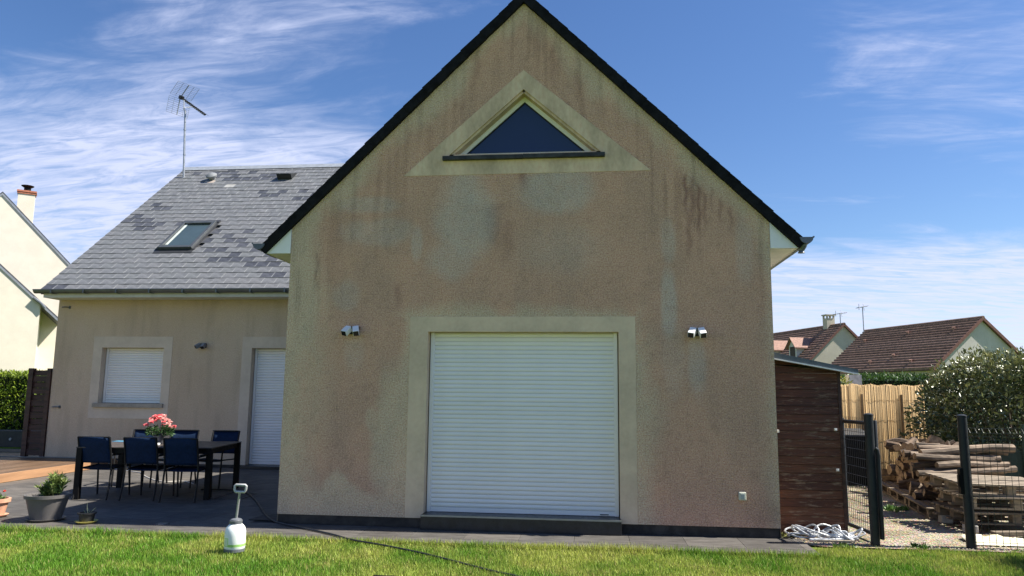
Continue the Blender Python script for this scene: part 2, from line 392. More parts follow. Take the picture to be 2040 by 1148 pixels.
def wall_tint(X, Z):
    nA = fbm(X*1.5, Z*1.1, 40, 5); nB = fbm(X*4+9, Z*2.2, 50, 4); nC = fbm(X*9, Z*1.0, 60, 4); nD = fbm(X*14, Z*14, 70, 3)
    j = (nA-.5)*.7+(nB-.5)*.45+(nD-.5)*.16+(nC-.5)*.18
    rake = np.minimum((Z*0+ZA-Z)-SL*np.abs(X-XA), 9)*.707
    brown = np.ones_like(X)
    brown *= sst(.16, .52, X+j*.7+.05*(Z-1.5)*(Z < 1.5)) 
    brown *= sst(-.05, .16, WD-X+j*.3)
    brown *= sst(.02, .30, rake+j*.6)
    # trim surroundings
    dxt = np.maximum(np.maximum(1.567-X, X-4.2815), 0); dzt = np.maximum(Z-2.487, 0); dt = np.hypot(dxt, dzt)
    wtrim = np.where(X > 4.28, .34, .14)+.10*(Z > 2.487)
    brown *= sst(.02, 1., dt/wtrim+j*1.4)
    # bottom left and the pale wash left of the door
    zb = .36+.22*np.exp(-((X-.75)/.16)**2)+j*.5
    brown *= np.where(X < 1.6, sst(-.06, .12, Z-zb), 1)
    def blob(cx, cz, rx, rz, amp=1., hard=.35): 
        q = np.hypot((X-cx)/rx, (Z-cz)/rz)+j*.9
        return amp*sst(1+hard, 1-hard, q)
    pale = np.maximum.reduce([blob(1.42, 1.0, .24, .72), blob(1.12, 1.25, .07, .12, .7), blob(1.25, .75, .12, .3, .8), blob(.3, 1.6, .28, 1.1, .45, .6)])
    brown *= 1-pale
    grey = np.maximum.reduce([blob(2.2, 3.75, .34, .62, .9), blob(3.40, 4.05, .48, .28, .85), blob(2.05, 3.2, .3, .25, .6), blob(1.1, 3.55, .42, .16, .55), blob(1.0, 3.9, .35, .10, .6),
        blob(1.62, 3.38, .07, .22, .7), blob(.75, 2.75, .16, .16, .45), blob(4.67, 2.65, .115, .42, .95, .25), blob(4.68, 3.38, .08, .26, .6), blob(4.72, 2.0, .14, .4, .35),
        blob(4.98, 1.95, .10, .38, .65), blob(.86, 2.05, .12, .22, .4), blob(5.55, 3.25, .1, .4, .45), blob(3.5, 3.3, .5, .3, .35, .6)])
    grey *= (.65+.6*nD)
    clean = np.array([.675, .495, .338]); br = np.array([.615, .375, .258]); gr = np.array([.61, .48, .385])
    b = np.clip(brown*(.84+.22*nA+.12*nC), 0, 1)[:, None]
    c = clean*(1-b)+br*b
    c = c*(1-grey[:, None]*.95)+gr*grey[:, None]*.95
    # warm rusty variation
    c = c*(1+(nB-.5)[:, None]*np.array([.30, .22, .16]))
    # rain streaks below the verge and dirty drips
    st = sst(.54, .72, fbm(X*18, Z*.8, 80, 3))*sst(1.3, .1, rake+(nA-.5))
    c = c*(1-.20*st[:, None]*np.array([.9, 1., 1.]))
    drip = 0
    for cx, z1, z0, w, a in [(4.90, 4.22, 3.72, .022, .62), (4.97, 4.18, 3.6, .03, .5), (5.05, 4.10, 3.45, .02, .55), (5.12, 3.98, 3.55, .018, .4), (4.93, 3.75, 3.2, .035, .4), (5.3, 3.9, 3.6, .02, .4),
                             (5.42, 3.8, 3.5, .02, .35), (5.2, 4.05, 3.75, .015, .4), (2.93, 4.36, 4.05, .05, .35), (3.36, 5.12, 4.92, .05, .5), (3.46, 5.2, 4.9, .05, .4), (2.15, 5.2, 5.05, .02, .4), (2.6, 3.9, 3.3, .12, .25), (2.75, 3.7, 3.2, .09, .22),
                             (2.35, 6.0, 5.5, .03, .25), (3.3, 5.95, 5.4, .04, .25), (3.62, 5.8, 5.2, .03, .25), (1.75, 4.95, 4.5, .04, .2), (1.4, 2.9, 2.6, .04, .3), (.35, 3.3, 2.8, .015, .35)]:
        drip = np.maximum(drip, a*np.exp(-((X-cx+.012*np.sin(Z*23+cx*40))/w)**2)*sst(z0-.12, z0+.2, Z)*sst(z1+.03, z1-.06, Z)*(.6+.8*nC))
    c = c*(1-np.clip(drip*.85, 0, .8)[:, None]*np.array([.85, 1., .95]))
    # green-grey scuff low right corner
    sc = sst(.5, .0, np.hypot((X-5.75)/.9, (Z-.25)/.5))*nD
    c = c*(1-.35*sc[:, None])
    c *= (1-.10*sst(.60, .8, fbm(X*22, Z*20, 90, 2)))[:, None]
    return np.clip(c, .01, 1)
stucco = attr_mat('stained_stucco', .95, bump=.8, bscale=95., speck=.55, sscale=62., spec=.15)
np_obj('gable_wall', V, F, stucco, wall_tint(X, Z), house, smooth=False)
# side returns of the gable volume and the wing wall
stucco_plain = attr_mat('plain_stucco', .95, bump=.6, bscale=110., speck=.25, sscale=75., spec=.15)
def plain_wall(name, quads, base=(.56, .44, .31)):
    V = []; F = []; o = 0
    for (p0, pu, pv) in quads:
        p0, pu, pv = map(np.array, (p0, pu, pv)); nu = max(2, int(np.linalg.norm(pu)/.06)); nv = max(2, int(np.linalg.norm(pv)/.06))
        uu, vv = np.meshgrid(np.linspace(0, 1, nu), np.linspace(0, 1, nv))
        a = p0+uu[..., None]*pu+vv[..., None]*pv; V.append(a.reshape(-1, 3))
        i = (np.arange(nv-1)[:, None]*nu+np.arange(nu-1)[None]).ravel(); F.append(np.stack([i, i+1, i+nu+1, i+nu], 1)+o); o += nu*nv
    V = np.concatenate(V); F = np.concatenate(F); q = V[:, 0]+V[:, 1]*1.3
    t = np.array(base)*(1+(fbm(q*.9, V[:, 2]*.8, 12, 5)[:, None]-.5)*np.array([.22, .28, .34]))*(1-.10*sst(.5, .75, fbm(q*9, V[:, 2]*1.1, 15, 3)))[:, None]
    return np_obj(name, V, F, stucco_plain, t, house)
plain_wall('side_wall', [((0, D, 0), (0, -D, 0), (0, 0, 3.6)), ((WD, 0, 0), (0, 12, 0), (0, 0, 3.6))])
WO = (-6.60, -5.21, 1.262, 2.44); DO = (-3.27, -1.75, .06, 2.44)
plain_wall('wing_wall', [((WXL, D, 0), (WO[0]-WXL, 0, 0), (0, 0, 3.62)), ((WO[0], D, 0), (WO[1]-WO[0], 0, 0), (0, 0, WO[2])), ((WO[0], D, WO[3]), (WO[1]-WO[0], 0, 0), (0, 0, 3.62-WO[3])),
    ((WO[1], D, 0), (DO[0]-WO[1], 0, 0), (0, 0, 3.62)), ((DO[0], D, DO[3]), (DO[1]-DO[0], 0, 0), (0, 0, 3.62-DO[3])), ((DO[1], D, 0), (-DO[1], 0, 0), (0, 0, 3.62)),
    ((WXL, 15.1, 0), (0, D-15.1, 0), (0, 0, 3.62))], base=(.60, .465, .33))
b = MB(); b.prism([(WXL, D+.01, 3.6), (WXL, 10.5, 7.66), (WXL, 15.1, 3.7)], (.2, 0, 0)); b.build('gable_end', cream_trim, house); b = MB(); b.prism([(WD-.02, D+.01, 3.6), (WD-.02, 10.5, 7.66), (WD-.02, 15.1, 3.7)], (-.2, 0, 0)); b.build('gable_end', cream_trim, house)
# plinths
b = MB(); b.box(.012, OX0-.01, .012, .2, 0, ZP); b.build('plinth', plinth_m, house)
b = MB(); b.box(OX1+.015, WD-.012, .012, .2, 0, ZP); b.build('plinth', plinth_m, house)
b = MB(); b.box(.012, .2, .201, D-.012, 0, .10); b.build('plinth', plinth_m, house)
b = MB(); b.box(WXL+.01, DO[0]-.01, D-.012, D+.1, 0, .065); b.build('plinth', plinth_m, house)
b = MB(); b.box(OX0-.005, OX1+.01, -.13, .30, 0.0, .165); st_ = b.build('door_step', granite, house, bevel=.004)
b = MB(); b.box(OX0-.005, OX1+.01, -.137, -.125, .150, .1685); b.build('step_nosing', mat('aluminium_edge', (.30, .31, .32), .4, .05, metal=.7), st_)
b = MB(); b.box(DO[0]-.05, DO[1]+.05, D-.17, D+.28, 0.0, .062); b.build('door_step', granite, house, bevel=.004)

def surround(name, x0, x1, z0, z1, ox0, ox1, oz0, oz1, y, m, bottom=False):
    """flat smooth render band round an opening, proud of the wall, mitred into one mesh, with the reveal behind it"""
    f = y-.005; b = MB()
    b.box(x0, ox0, f, y+.02, z0, z1); b.box(ox1, x1, f, y+.02, z0, z1); b.box(ox0, ox1, f+.0005, y+.02, oz1, z1)
    if bottom: b.box(ox0, ox1, f+.0005, y+.02, z0, oz0)
    b.box(ox0-.03, ox0+.0006, y+.02, y+.26, oz0, oz1+.03); b.box(ox1-.0006, ox1+.03, y+.02, y+.26, oz0, oz1+.03); b.box(ox0+.0006, ox1-.0006, y+.02, y+.26, oz1-.0006, oz1+.03)
    if bottom: b.box(ox0, ox1, y+.02, y+.26, oz0-.03, oz0)
    b.box(ox0-.03, ox1+.03, y+.261, y+.28, oz0-.03, oz1+.03)
    return b.build(name, m, house)
surround('door_surround', 1.567, 4.2815, ZP, 2.487, OX0, OX1, .166, OZ1, 0, cream_trim)
surround('window_surround', -6.798, -5.023, .960, 2.673, WO[0], WO[1], WO[2], WO[3], D, pale_trim, True)
surround('door_surround', -3.479, -1.55, .066, 2.673, DO[0], DO[1], .066, DO[3], D, pale_trim)

def shutter(label, x0, x1, z0, z1, y, ns):
    """roller shutter: guide rails, a mesh of its own for each slat, end bar"""
    root = MB(); w = .045
    root.box(x0+w, x1-w, y+.012, y+.016, z0, z1)
    ro = root.build('roller_shutter', mat('shutter_gap', (.30, .32, .34), .6, .05), house); ro['label'] = label
    for xr in (x0, x1-w):
        b = MB(); b.box(xr, xr+w, y-.035, y+.03, z0, z1); b.build('guide_rail', white_pvc, ro, bevel=.003)
    h = (z1-z0-.055)/ns; prof = []
    for k in range(7):
        a = k/6; prof.append((-.010*math.sin(math.pi*min(1, a*1.05))**.7-.0035*(1-a), h*.955*a))
    prof += [(.004, h*.93), (.004, 0)]
    b = MB(); b.prism([(x0+w-.01, p[0], p[1]) for p in prof], (x1-x0-2*w+.02, 0, 0)); me = b.mesh('slat', shutter_m, True)
    for k in range(ns): link_mesh('slat', me, ro, (0, y+random.uniform(-.0012, .0012), z0+.055+k*h))
    b = MB(); b.box(x0+w-.01, x1-w+.01, y-.012, y+.012, z0, z0+.052); b.build('end_bar', white_pvc, ro, bevel=.004)
    return ro
_g = NT(shutter_m.node_tree); _p = [n for n in shutter_m.node_tree.nodes if n.type == 'BSDF_PRINCIPLED'][0]
_src = _p.inputs['Base Color'].links[0].from_socket; _r = _g.n('ShaderNodeObjectInfo').outputs['Random']
_co = _g.n('ShaderNodeTexCoord').outputs['Object']; _dirt = _g.noise(_g.mapv(_g.vm('ADD', _co, _g.n('ShaderNodeCombineXYZ', {0: 0., 1: 0., 2: _g.m('MULTIPLY', _r, 5.)}).outputs[0]), (1.2, 1, 6)), 2.2, 6., .65)
_c = _g.mix(_g.ramp(_r, 0., 1., .0, .16), _src, (.66, .66, .60)); _c = _g.mix(_g.ramp(_dirt, .55, .80, 0., .25), _c, (.50, .49, .40)); _g.set(_p.inputs['Base Color'], _c)
sh = shutter('wide white roller shutter of the gable', OX0+.012, OX1-.012, .168, OZ1-.004, .145, 40)
b = MB(); b.box(OX1-.23, OX1-.13, .118, .132, .182, .192); b.build('lock', zinc, sh)
shutter('white roller shutter of the wing window', WO[0]+.012, WO[1]-.012, WO[2]+.018, WO[3]-.003, D+.17, 21)
shutter('white roller shutter of the wing door', DO[0]+.012, DO[1]-.012, .068, DO[3]-.003, D+.17, 42)
b = MB(); b.box(-6.69, -5.13, D-.06, D+.24, WO[2]-.075, WO[2]+.012); b.build('window_sill', mat('stone_sill', (.36, .32, .26), .85, .1, 5., bump=.3), house, bevel=.006)

# triangular window
tb = MB(); y0 = -.005
o3 = [(1.425, 4.262), (4.495, 4.270), (2.930, 5.612)]; i3 = [(TL_, TB), (TR_, TB), (2.932, TA)]
for k in range(3):
    a, c_, d_, e_ = o3[k], o3[(k+1) % 3], i3[(k+1) % 3], i3[k]
    tb.prism([(q[0], y0, q[1]) for q in (a, c_, d_, e_)], (0, .02, 0))
    n_ = Vector((d_[1]-e_[1], 0, e_[0]-d_[0])).normalized()*.03
    tb.prism([(e_[0], .016, e_[1]), (d_[0], .016, d_[1]), (d_[0]-n_.x, .016, d_[1]-n_.z*(1)), (e_[0]-n_.x, .016, e_[1]-n_.z)], (0, .30, 0))
tb.box(2.885, 2.979, .002, .3, TA-.001, TA+.06)
tw_ = tb.build('triangular_window', mat('triangle_render', (.66, .49, .325), .9, .14, 2.6, bump=.15, bscale=90, stretch=(1, 1, .5)), house)
tw_['label'] = 'triangular gable window with dark glass and a smooth render surround'
def inset(tri, d):
    c3 = []
    for k in range(3):
        p0, p1, p2 = [Vector(tri[(k+q) % 3]) for q in (-1, 0, 1)]
        e1 = (p1-p0).normalized(); e2 = (p2-p1).normalized(); n1_ = Vector((-e1.y, e1.x)); n2_ = Vector((-e2.y, e2.x))
        bis = (n1_+n2_); bis = bis/bis.dot(n1_); c3.append(tuple(p1+bis*d))
    return c3
def tri_ring(A, B, y, t, name, m, par):
    b = MB()
    for k in range(3): b.prism([(q[0], y, q[1]) for q in (A[k], A[(k+1) % 3], B[(k+1) % 3], B[k])], (0, t, 0))
    return b.build(name, m, par)
t0 = inset(i3, .004); t1 = inset(i3, .078); t2 = inset(i3, .090)
tri_ring(t0, t1, .15, .05, 'frame', white_pvc, tw_)
tri_ring(t1, t2, .165, .03, 'gasket', mat('rubber', (.012, .012, .013), .6, .1), tw_)
glass = mat('dark_glass', (.016, .026, .072), .04, .02, 2., spec=.6)  # blue base colour stands in for reflected sky
b = MB(); b.prism([(q[0], .18, q[1]) for q in t2], (0, .012, 0)); b.build('pane', glass, tw_)
b = MB(); b.box(1.925, 2.93, -.055, .148, 4.446, 4.498); b.box(2.932, 3.94, -.055, .148, 4.449, 4.501); b.build('sill', mat('slate_sill', (.035, .035, .036), .7, .35, 7., bump=.3), tw_, bevel=.004)

# gable roof
OV = .33; VT = .145
b = MB()
for s_ in (-1, 1):
    xe = XA+s_*(XA+OV); ze_ = ZA-SL*(XA+OV)
    pts = [(XA, ZA+.004), (xe, ze_+.004), (xe, ze_+VT-.02), (XA, ZA+VT-.02)]
    b.prism([(p[0], .02, p[1]) for p in pts], (0, 9.2, 0))
groof = b.build('gable_roof', mat('roof_slate_plain', (.10, .105, .12), .6, .2, 6.), house)
L = math.hypot(XA+OV, SL*(XA+OV)); ang = math.atan(SL); nv = 27; tl_ = L/nv
for s_ in (-1, 1):
    dirv_ = Vector((s_*math.cos(ang), 0, -math.sin(ang))); nrm = Vector((s_*math.sin(ang), 0, math.cos(ang)))
    for k in range(nv):
        c_ = Vector((XA, 0, ZA))+dirv_*(tl_*(k+.5))
        j1, j2 = random.uniform(-.002, .002), random.uniform(-.003, .003)
        h0 = VT*math.cos(ang)
        b = MB()
        a_, e_ = c_-dirv_*(tl_*.5+.02), c_+dirv_*(tl_*.5)
        lo = -.006+j1; p = [a_+nrm*lo, e_+nrm*lo, e_+nrm*(h0+.010+j1), a_+nrm*(h0+.003+j1)]
        b.prism([(q.x, -.055-.004*(k % 2)+j2, q.z) for q in p], (0, .34, 0)); b.build('verge_slate', black_slate, groof)
b = MB(); b.prism([(XA-.12, -.07, ZA+VT-.10), (XA, -.07, ZA+VT+.045), (XA+.12, -.07, ZA+VT-.10), (XA, -.07, ZA+VT-.0)], (0, 9.2, 0)); b.build('ridge_cap', black_slate, groof)
# eaves boxes
for s_ in (-1, 1):
    ex = lambda q: (q-.0 if s_ > 0 else q)
    x_in = WD+.003 if s_ > 0 else -.003; x_out = x_in+s_*.315
    zo = ZA-SL*abs(x_out-XA); zi = ZA-SL*abs(x_in-XA)
    b = MB(); b.prism([(x_in, -.012, 3.29), (x_out, -.012, 3.29), (x_out, -.012, zo-.012), (x_in, -.012, zi-.012)], (0, .022, 0)); b.build('eave_panel', white_pvc, house)
    b = MB(); b.box(min(x_in, x_out), max(x_in, x_out), .011, 5.4, 3.293, 3.307); b.box(x_out-.012 if s_ > 0 else x_out, x_out if s_ > 0 else x_out+.012, .011, 5.4, 3.308, zo-.012); b.build('soffit', mat('cream_soffit', (.72, .70, .62), .6, .04), house)
    # half round gutter with end cap
    b = MB(); gx = x_out+s_*.085; gz_ = zo+.11; R0 = .078; arc = [math.pi+math.pi*k/10 for k in range(11)]
    pr = [(gx+R0*math.cos(a), gz_+R0*math.sin(a)) for a in arc]+[(gx+(R0-.008)*math.cos(a), gz_+(R0-.008)*math.sin(a)) for a in arc[::-1]]
    b.prism([(p[0], -.06, p[1]) for p in pr], (0, 5.3, 0)); gut = b.build('gutter', zinc, house)
    b = MB(); b.prism([(gx+(R0-.003)*math.cos(a), -.066, gz_+(R0-.003)*math.sin(a)) for a in arc], (0, .006, 0)); b.build('end_cap', zinc, gut)
    b = MB(); b.tube([(gx+s_*R0, -.07, gz_), (gx+s_*R0, 5.2, gz_)], .011, 6); b.build('gutter_bead', zinc, gut)
    if s_ > 0:
        b = MB(); b.tube([(gx-.03, .02, gz_-.05), (gx-.035, .02, gz_-.10), (gx-.045, .02, gz_-.15), (gx-.045, .02, gz_-.175)], [.062, .050, .030, .040], 12); b.build('outlet', zinc, gut)
b = MB(); b.box(WD, WD+.05, .3, .34, 2.985, 3.005); b.box(WD+.03, WD+.05, .3, .34, 2.975, 3.01); b.build('pipe_bracket', dark_metal, house)
b = MB(); b.box(WD, WD+.035, .05, .11, 1.16, 1.19); b.build('wall_hook', white_pvc, house)

# wing roof
wroof_b = MB()
x0r, x1r = -7.75, 5.78
wroof_b.prism([(x0r, RE, RZ-.10), (x0r, RE, RZ-.02), (x0r, 10.5, 7.74), (x0r, 15.55, RZ-.02), (x0r, 15.55, RZ-.10), (x0r, 10.5, 7.66)], (x1r-x0r, 0, 0))
wroof = wroof_b.build('wing_roof', mat('roof_underlay', (.07, .072, .08), .8, .2), house)
s_edge = mat('slate_edge', (.225, .235, .25), .7, .15, 20.)
slate_cols = [(.138, .144, .154), (.135, .141, .151), (.142, .147, .157), (.137, .144, .152), (.145, .149, .158)]
slate_m = [mat('slate_grey_%d' % i, c, .5, .14, 7., bump=.2, bscale=30) for i, c in enumerate(slate_cols)]+[mat('slate_dark_%d' % i, c, .5, .18, 7., bump=.2, bscale=30) for i, c in enumerate([(.058, .062, .075), (.072, .076, .090)])]+[mat('slate_pale', (.33, .33, .32), .6, .1)]
def slate_mesh(w, l, m):
    """slate lying in its own x-y plane, y up the slope, pale weathered lower and side edges"""
    b = MB(); h = .007; e = .006
    b.add([(0, 0, 0), (w, 0, 0), (w, l, 0), (0, l, 0), (0, 0, h), (w, 0, h), (w, l, h), (0, l, h), (e, e*.9, h), (w-e, e*.9, h), (w-e, l, h), (e, l, h)],
          [(0, 3, 2, 1), (0, 1, 5, 4), (1, 2, 6, 5), (2, 3, 7, 6), (3, 0, 4, 7)], 1)
    b.f += []; o = 0
    b.add([], [], 0)
    b.f += [(4, 5, 9, 8), (5, 6, 10, 9), (7, 4, 8, 11)]; b.mi += [1, 1, 1]
    b.f.append((8, 9, 10, 11)); b.mi.append(0)
    return b.mesh('slate', [m, s_edge])
SW, EX = .272, .2255
slope_len = (10.5-RE)/math.cos(RPITCH); nrow = int(slope_len/EX)
full = [slate_mesh(SW-.004, EX+.045, m) for m in slate_m]; half = [slate_mesh(SW/2-.004, EX+.045, m) for m in slate_m]
SKY = (-6.06, -5.14, 6.70, 7.80)
field = MB(); cnt = 0
rr = random.Random(5)
darkf = {}
for k in range(20):                                   # clusters of replaced darker slates
    r0, c0 = (k*7) % nrow, (k*11+rr.randrange(0, 3)) % 21
    for q in range(rr.randrange(4, 10)):
        darkf[(r0+rr.choice([0, 0, -1, 1]), c0+rr.choice([0, 1, 2, -1, 3]))] = 1
tilt = math.atan(.010/EX)
Rm = Matrix.Rotation(RPITCH-tilt, 3, 'X')
for r in range(nrow):
    yb = RE-.05+r*EX*math.cos(RPITCH); zb = RZ-.03+r*EX*math.sin(RPITCH)+.015
    x = x0r-(SW/2 if r % 2 else 0); cidx = 0
    while x < .6:
        w = SW; xx = x
        if xx < x0r-.01: xx = x0r; w = SW/2
        cx, cy = xx+w/2, yb+EX*.5*math.cos(RPITCH)
        cidx += 1; x += SW
        if SKY[0]-.02 < cx < SKY[1]+.02 and SKY[2]-.05 < cy < SKY[3]+.02: continue
        mi = rr.randrange(5)
        if darkf.get((r, cidx)): mi = 5+rr.randrange(2)
        if r == 23 and cidx == 8: mi = 7
        loc = Vector((xx+.002, yb+rr.uniform(-.004, .004), zb+rr.uniform(0, .0015)))
        vis_lim = -2.05-(r*EX*math.cos(RPITCH))*.28
        if cnt < 292 and cx < vis_lim+.1:
            link_mesh('slate', (half if w < SW-.01 else full)[mi], wroof, loc, (RPITCH-tilt, 0, 0)); cnt += 1
        else:
            me = (half if w < SW-.01 else full)[mi]; o = len(field.v)
            field.v += [tuple(loc+Rm @ v.co) for v in me.vertices]
            for p in me.polygons: field.f.append(tuple(i+o for i in p.vertices)); field.mi.append(mi if p.material_index == 0 else 8)
tag(field.build('upper_slates', slate_m+[s_edge], wroof), kind='stuff')
b = MB(); b.prism([(x0r-.02, 10.34, 7.70), (x0r-.02, 10.5, 7.845), (x0r-.02, 10.66, 7.70), (x0r-.02, 10.5, 7.80)], (x1r-x0r, 0, 0)); b.build('ridge_cap', mat('zinc_pale', (.33, .36, .40), .45, .08, metal=.3), wroof)
# fascia, soffit and gutter of the wing
b = MB(); b.box(x0r+.10, -.34, RE-.02, RE+.005, RZ-.17, RZ-.035); b.box(x0r+.10, -.34, RE+.006, D-.003, RZ-.165, RZ-.15); b.box(x0r+.08, x0r+.10, RE-.018, D, RZ-.168, RZ-.06); b.build('fascia', mat('grey_white_paint', (.60, .60, .57), .6, .05), house)
b = MB(); gy, gz_, R0 = RE-.10, RZ-.02, .075
arc = [math.pi+math.pi*k/10 for k in range(11)]
pr = [(gy+R0*math.cos(a), gz_+R0*math.sin(a)) for a in arc]+[(gy+(R0-.007)*math.cos(a), gz_+(R0-.007)*math.sin(a)) for a in arc[::-1]]
b.prism([(x0r-.05, p[0], p[1]) for p in pr], (7.3, 0, 0)); gw = b.build('gutter', zinc, house)
b = MB(); b.tube([(x0r-.05, gy-R0, gz_), (-.45, gy-R0, gz_)], .012, 6); b.build('gutter_bead', zinc, gw)
b = MB(); b.prism([(x0r-.052, gy+(R0-.002)*math.cos(a), gz_+(R0-.002)*math.sin(a)) for a in arc], (.006, 0, 0)); b.build('end_cap', zinc, gw)
for k in range(9):
    x = x0r+.35+k*.72
    b = MB(); b.box(x, x+.028, gy-R0-.012, RE+.0, gz_-.082, gz_-.076); b.box(x, x+.028, gy-R0-.016, gy-R0-.010, gz_-.08, gz_+.01); b.build('gutter_bracket', zinc, gw)
# roof window
nrm = Vector((0, -math.sin(RPITCH), math.cos(RPITCH))); upd = Vector((0, math.cos(RPITCH), math.sin(RPITCH))); rx = Vector((1, 0, 0))
c0 = Vector((-5.60, 7.24, roofz(7.24))); hw, hl = .41, .66
fb = MB(); frame_m = mat('skylight_frame', (.09, .10, .11), .4, .08, metal=.4)
for (u0, u1, v0, v1) in [(-hw, -hw+.07, -hl, hl), (hw-.07, hw, -hl, hl), (-hw+.07, hw-.07, -hl, -hl+.08), (-hw+.07, hw-.07, hl-.10, hl)]:
    fb.obox(c0+rx*(u0+u1)/2+upd*(v0+v1)/2+nrm*.045, rx*(u1-u0)/2, upd*(v1-v0)/2, nrm*.055)
rw = fb.build('roof_window', frame_m, wroof, bevel=.006); rw['label'] = 'roof window with dark grey frame'
b = MB(); b.obox(c0+upd*.01+nrm*.045, rx*(hw-.065), upd*(hl-.075), nrm*.006); b.build('pane', mat('roof_glass', (.05, .075, .085), .03, .05, 2., spec=.7), rw)
b = MB(); b.obox(c0-upd*(hl+.07)+nrm*.022, rx*(hw+.05), upd*.08, nrm*.010); b.obox(c0-rx*(hw+.03)+nrm*.036, rx*.03, upd*hl, nrm*.012); b.obox(c0+rx*(hw+.03)+nrm*.036, rx*.03, upd*hl, nrm*.012); b.obox(c0+upd*(hl+.05)+nrm*.03, rx*(hw+.06), upd*.05, nrm*.03); b.build('flashing', mat('flashing_dark', (.03, .032, .036), .5, .1), rw)
b = MB(); b.obox(c0-rx*.30+upd*.05+nrm*.054, rx*.03, upd*(hl-.15), nrm*.002); b.build('blind_edge', mat('pale_blind', (.45, .50, .47), .6, .05), rw)
# round vent and box vent
p = Vector((-6.55, 9.86, roofz(9.86)))
b = MB(); b.tube([p+nrm*0, p+nrm*.10], .085, 14); b.tube([p+nrm*.10, p+nrm*.15, p+nrm*.185, p+nrm*.20], [.14, .15, .10, .02], 14); vt = b.build('roof_vent', mat('vent_grey', (.20, .21, .22), .5, .1), wroof, smooth=True); vt['label'] = 'small round capped roof vent'
b = MB(); b.obox(p-upd*.16+nrm*.02, rx*.13, upd*.08, nrm*.006); b.build('flashing', mat('lead', (.42, .36, .32), .6, .1), vt)
p = Vector((-4.45, 9.86, roofz(9.86)))
b = MB(); b.prism([p-rx*.20-upd*.12+nrm*.02, p-rx*.20-upd*.12+nrm*.19, p-rx*.20+upd*.30+nrm*.02], rx*.40); vb = b.build('roof_vent', dark_metal, wroof); vb['label'] = 'dark wedge shaped roof vent'
b = MB(); b.obox(p-upd*.13+nrm*.10, rx*.17, upd*.008, nrm*.06); b.build('grille', mat('rubber', (.012, .012, .013)), vb)
for hx, hz in ((-7.50, 3.30), (-7.52, 1.18)):
    b = MB(); b.tube([(hx-.07, D-.05, hz), (hx+.02, D-.055, hz+.004), (hx+.07, D-.03, hz), (hx+.07, D+.02, hz)], .013, 6); b.box(hx+.05, hx+.09, D-.012, D, hz-.03, hz+.03); b.build('wall_hook', zinc, house)

# ------------------------------------------------------------------ television aerial
an_m = mat('galvanised', (.33, .35, .38), .4, .1, metal=.6); an_d = mat('aerial_black', (.02, .02, .022), .5, .1)
A0 = Vector((-7.48, 10.0, 7.35)); ant = empty('television_aerial', A0, 'tall aerial mast with grid reflector standing on the slate roof', 'aerial')
mt = A0+Vector((-.10, 0, 1.98))
b = MB(); b.tube([A0, mt], .028, 8); b.tube([A0+Vector((-.03, 0, .68)), A0+Vector((-.033, 0, .72))], .036, 8); b.tube([A0+Vector((-.07, 0, 1.4)), A0+Vector((-.073, 0, 1.44))], .036, 8); b.build('mast', an_m, ant)
bs = mt+Vector((-.36, .30, .50)); be = mt+Vector((.72, -.25, -.26)); bd = (be-bs)
b = MB(); b.bar(bs, be, .022, .022); b.tube([mt, mt+Vector((-.06, .02, .05)), mt+Vector((-.09, .04, .32))], .012, 6); b.tube([mt+Vector((-.05, 0, .03)), mt+Vector((.15, -.28, -.03)), bs+bd*.52], .011, 6); b.build('boom', an_m, ant)
sd = bd.cross(Vector((0, 0, 1))).normalized(); su = sd.cross(bd).normalized()
b = MB()
for k in range(13):
    q = bs+bd*(.10+.075*k); b.obox(q+su*.03, bd.normalized()*.012, sd*.028, su*.024); b.tube([q+su*.035-sd*.11, q+su*.035+sd*.11], .005, 4)
b.obox(bs+bd*.03+su*.03, bd.normalized()*.06, sd*.05, su*.05); b.build('director_elements', an_d, ant)
for s_, nm in ((1, 'reflector'), (-1, 'reflector')):
    b = MB(); a1 = bs+su*.03*s_; tip = bs+su*s_*.46+bd.normalized()*.16
    for k in range(9):
        q = a1+(tip-a1)*k/8; b.tube([q-sd*.33, q+sd*.33], .0045, 4)
    for k in (-1, -.5, .5, 1): b.tube([a1+sd*.33*k, tip+sd*.33*k], .005, 4)
    b.bar(a1, tip, .02, .02); b.build(nm, an_m, ant)

# ------------------------------------------------------------------ wall lamps
lamp_w = mat('lamp_white', (.80, .80, .80), .4, .03); lamp_g = mat('lamp_grey', (.20, .22, .25), .4, .05)
def wall_lamp(loc, label, shell, turn=(-.55, .45)):
    loc = Vector(loc); r = empty('wall_lamp', loc, label, 'wall lamp', 'twin spot wall lamps')
    b = MB(); b.box(loc.x-.075, loc.x+.075, loc.y-.035, loc.y-.003, loc.z-.045, loc.z+.05); b.tube([loc+Vector((-.05, -.03, .02)), loc+Vector((0, -.06, .025)), loc+Vector((.05, -.03, .02))], .016, 6); b.build('mount', dark_metal, r, bevel=.004)
    for s_, t in ((-1, turn[0]), (1, turn[1])):
        d = Vector((t*.62, -.72, -.62)).normalized(); sx = d.cross(Vector((0, 0, 1))).normalized(); sx = (sx+Vector((0, 0, -.28*s_))).normalized(); uu = sx.cross(d).normalized(); sx = d.cross(uu).normalized()
        c = loc+Vector((.048*s_, -.075, .012))+d*.035
        b = MB(); b.obox(c, sx*.037, uu*.037, d*.058); hd = b.build('spot_head', shell, r, bevel=.005)
        b = MB(); b.obox(c+d*.0585, sx*.032, uu*.032, d*.002); b.build('lens', mat('lens_black', (.008, .008, .009), .2, .05), hd)
    return r
wall_lamp((.86, 0, 2.315), 'white twin spot wall lamp left of the wide shutter', lamp_w)
wall_lamp((4.985, 0, 2.30), 'white twin spot wall lamp right of the wide shutter', lamp_w, (-.6, .25))
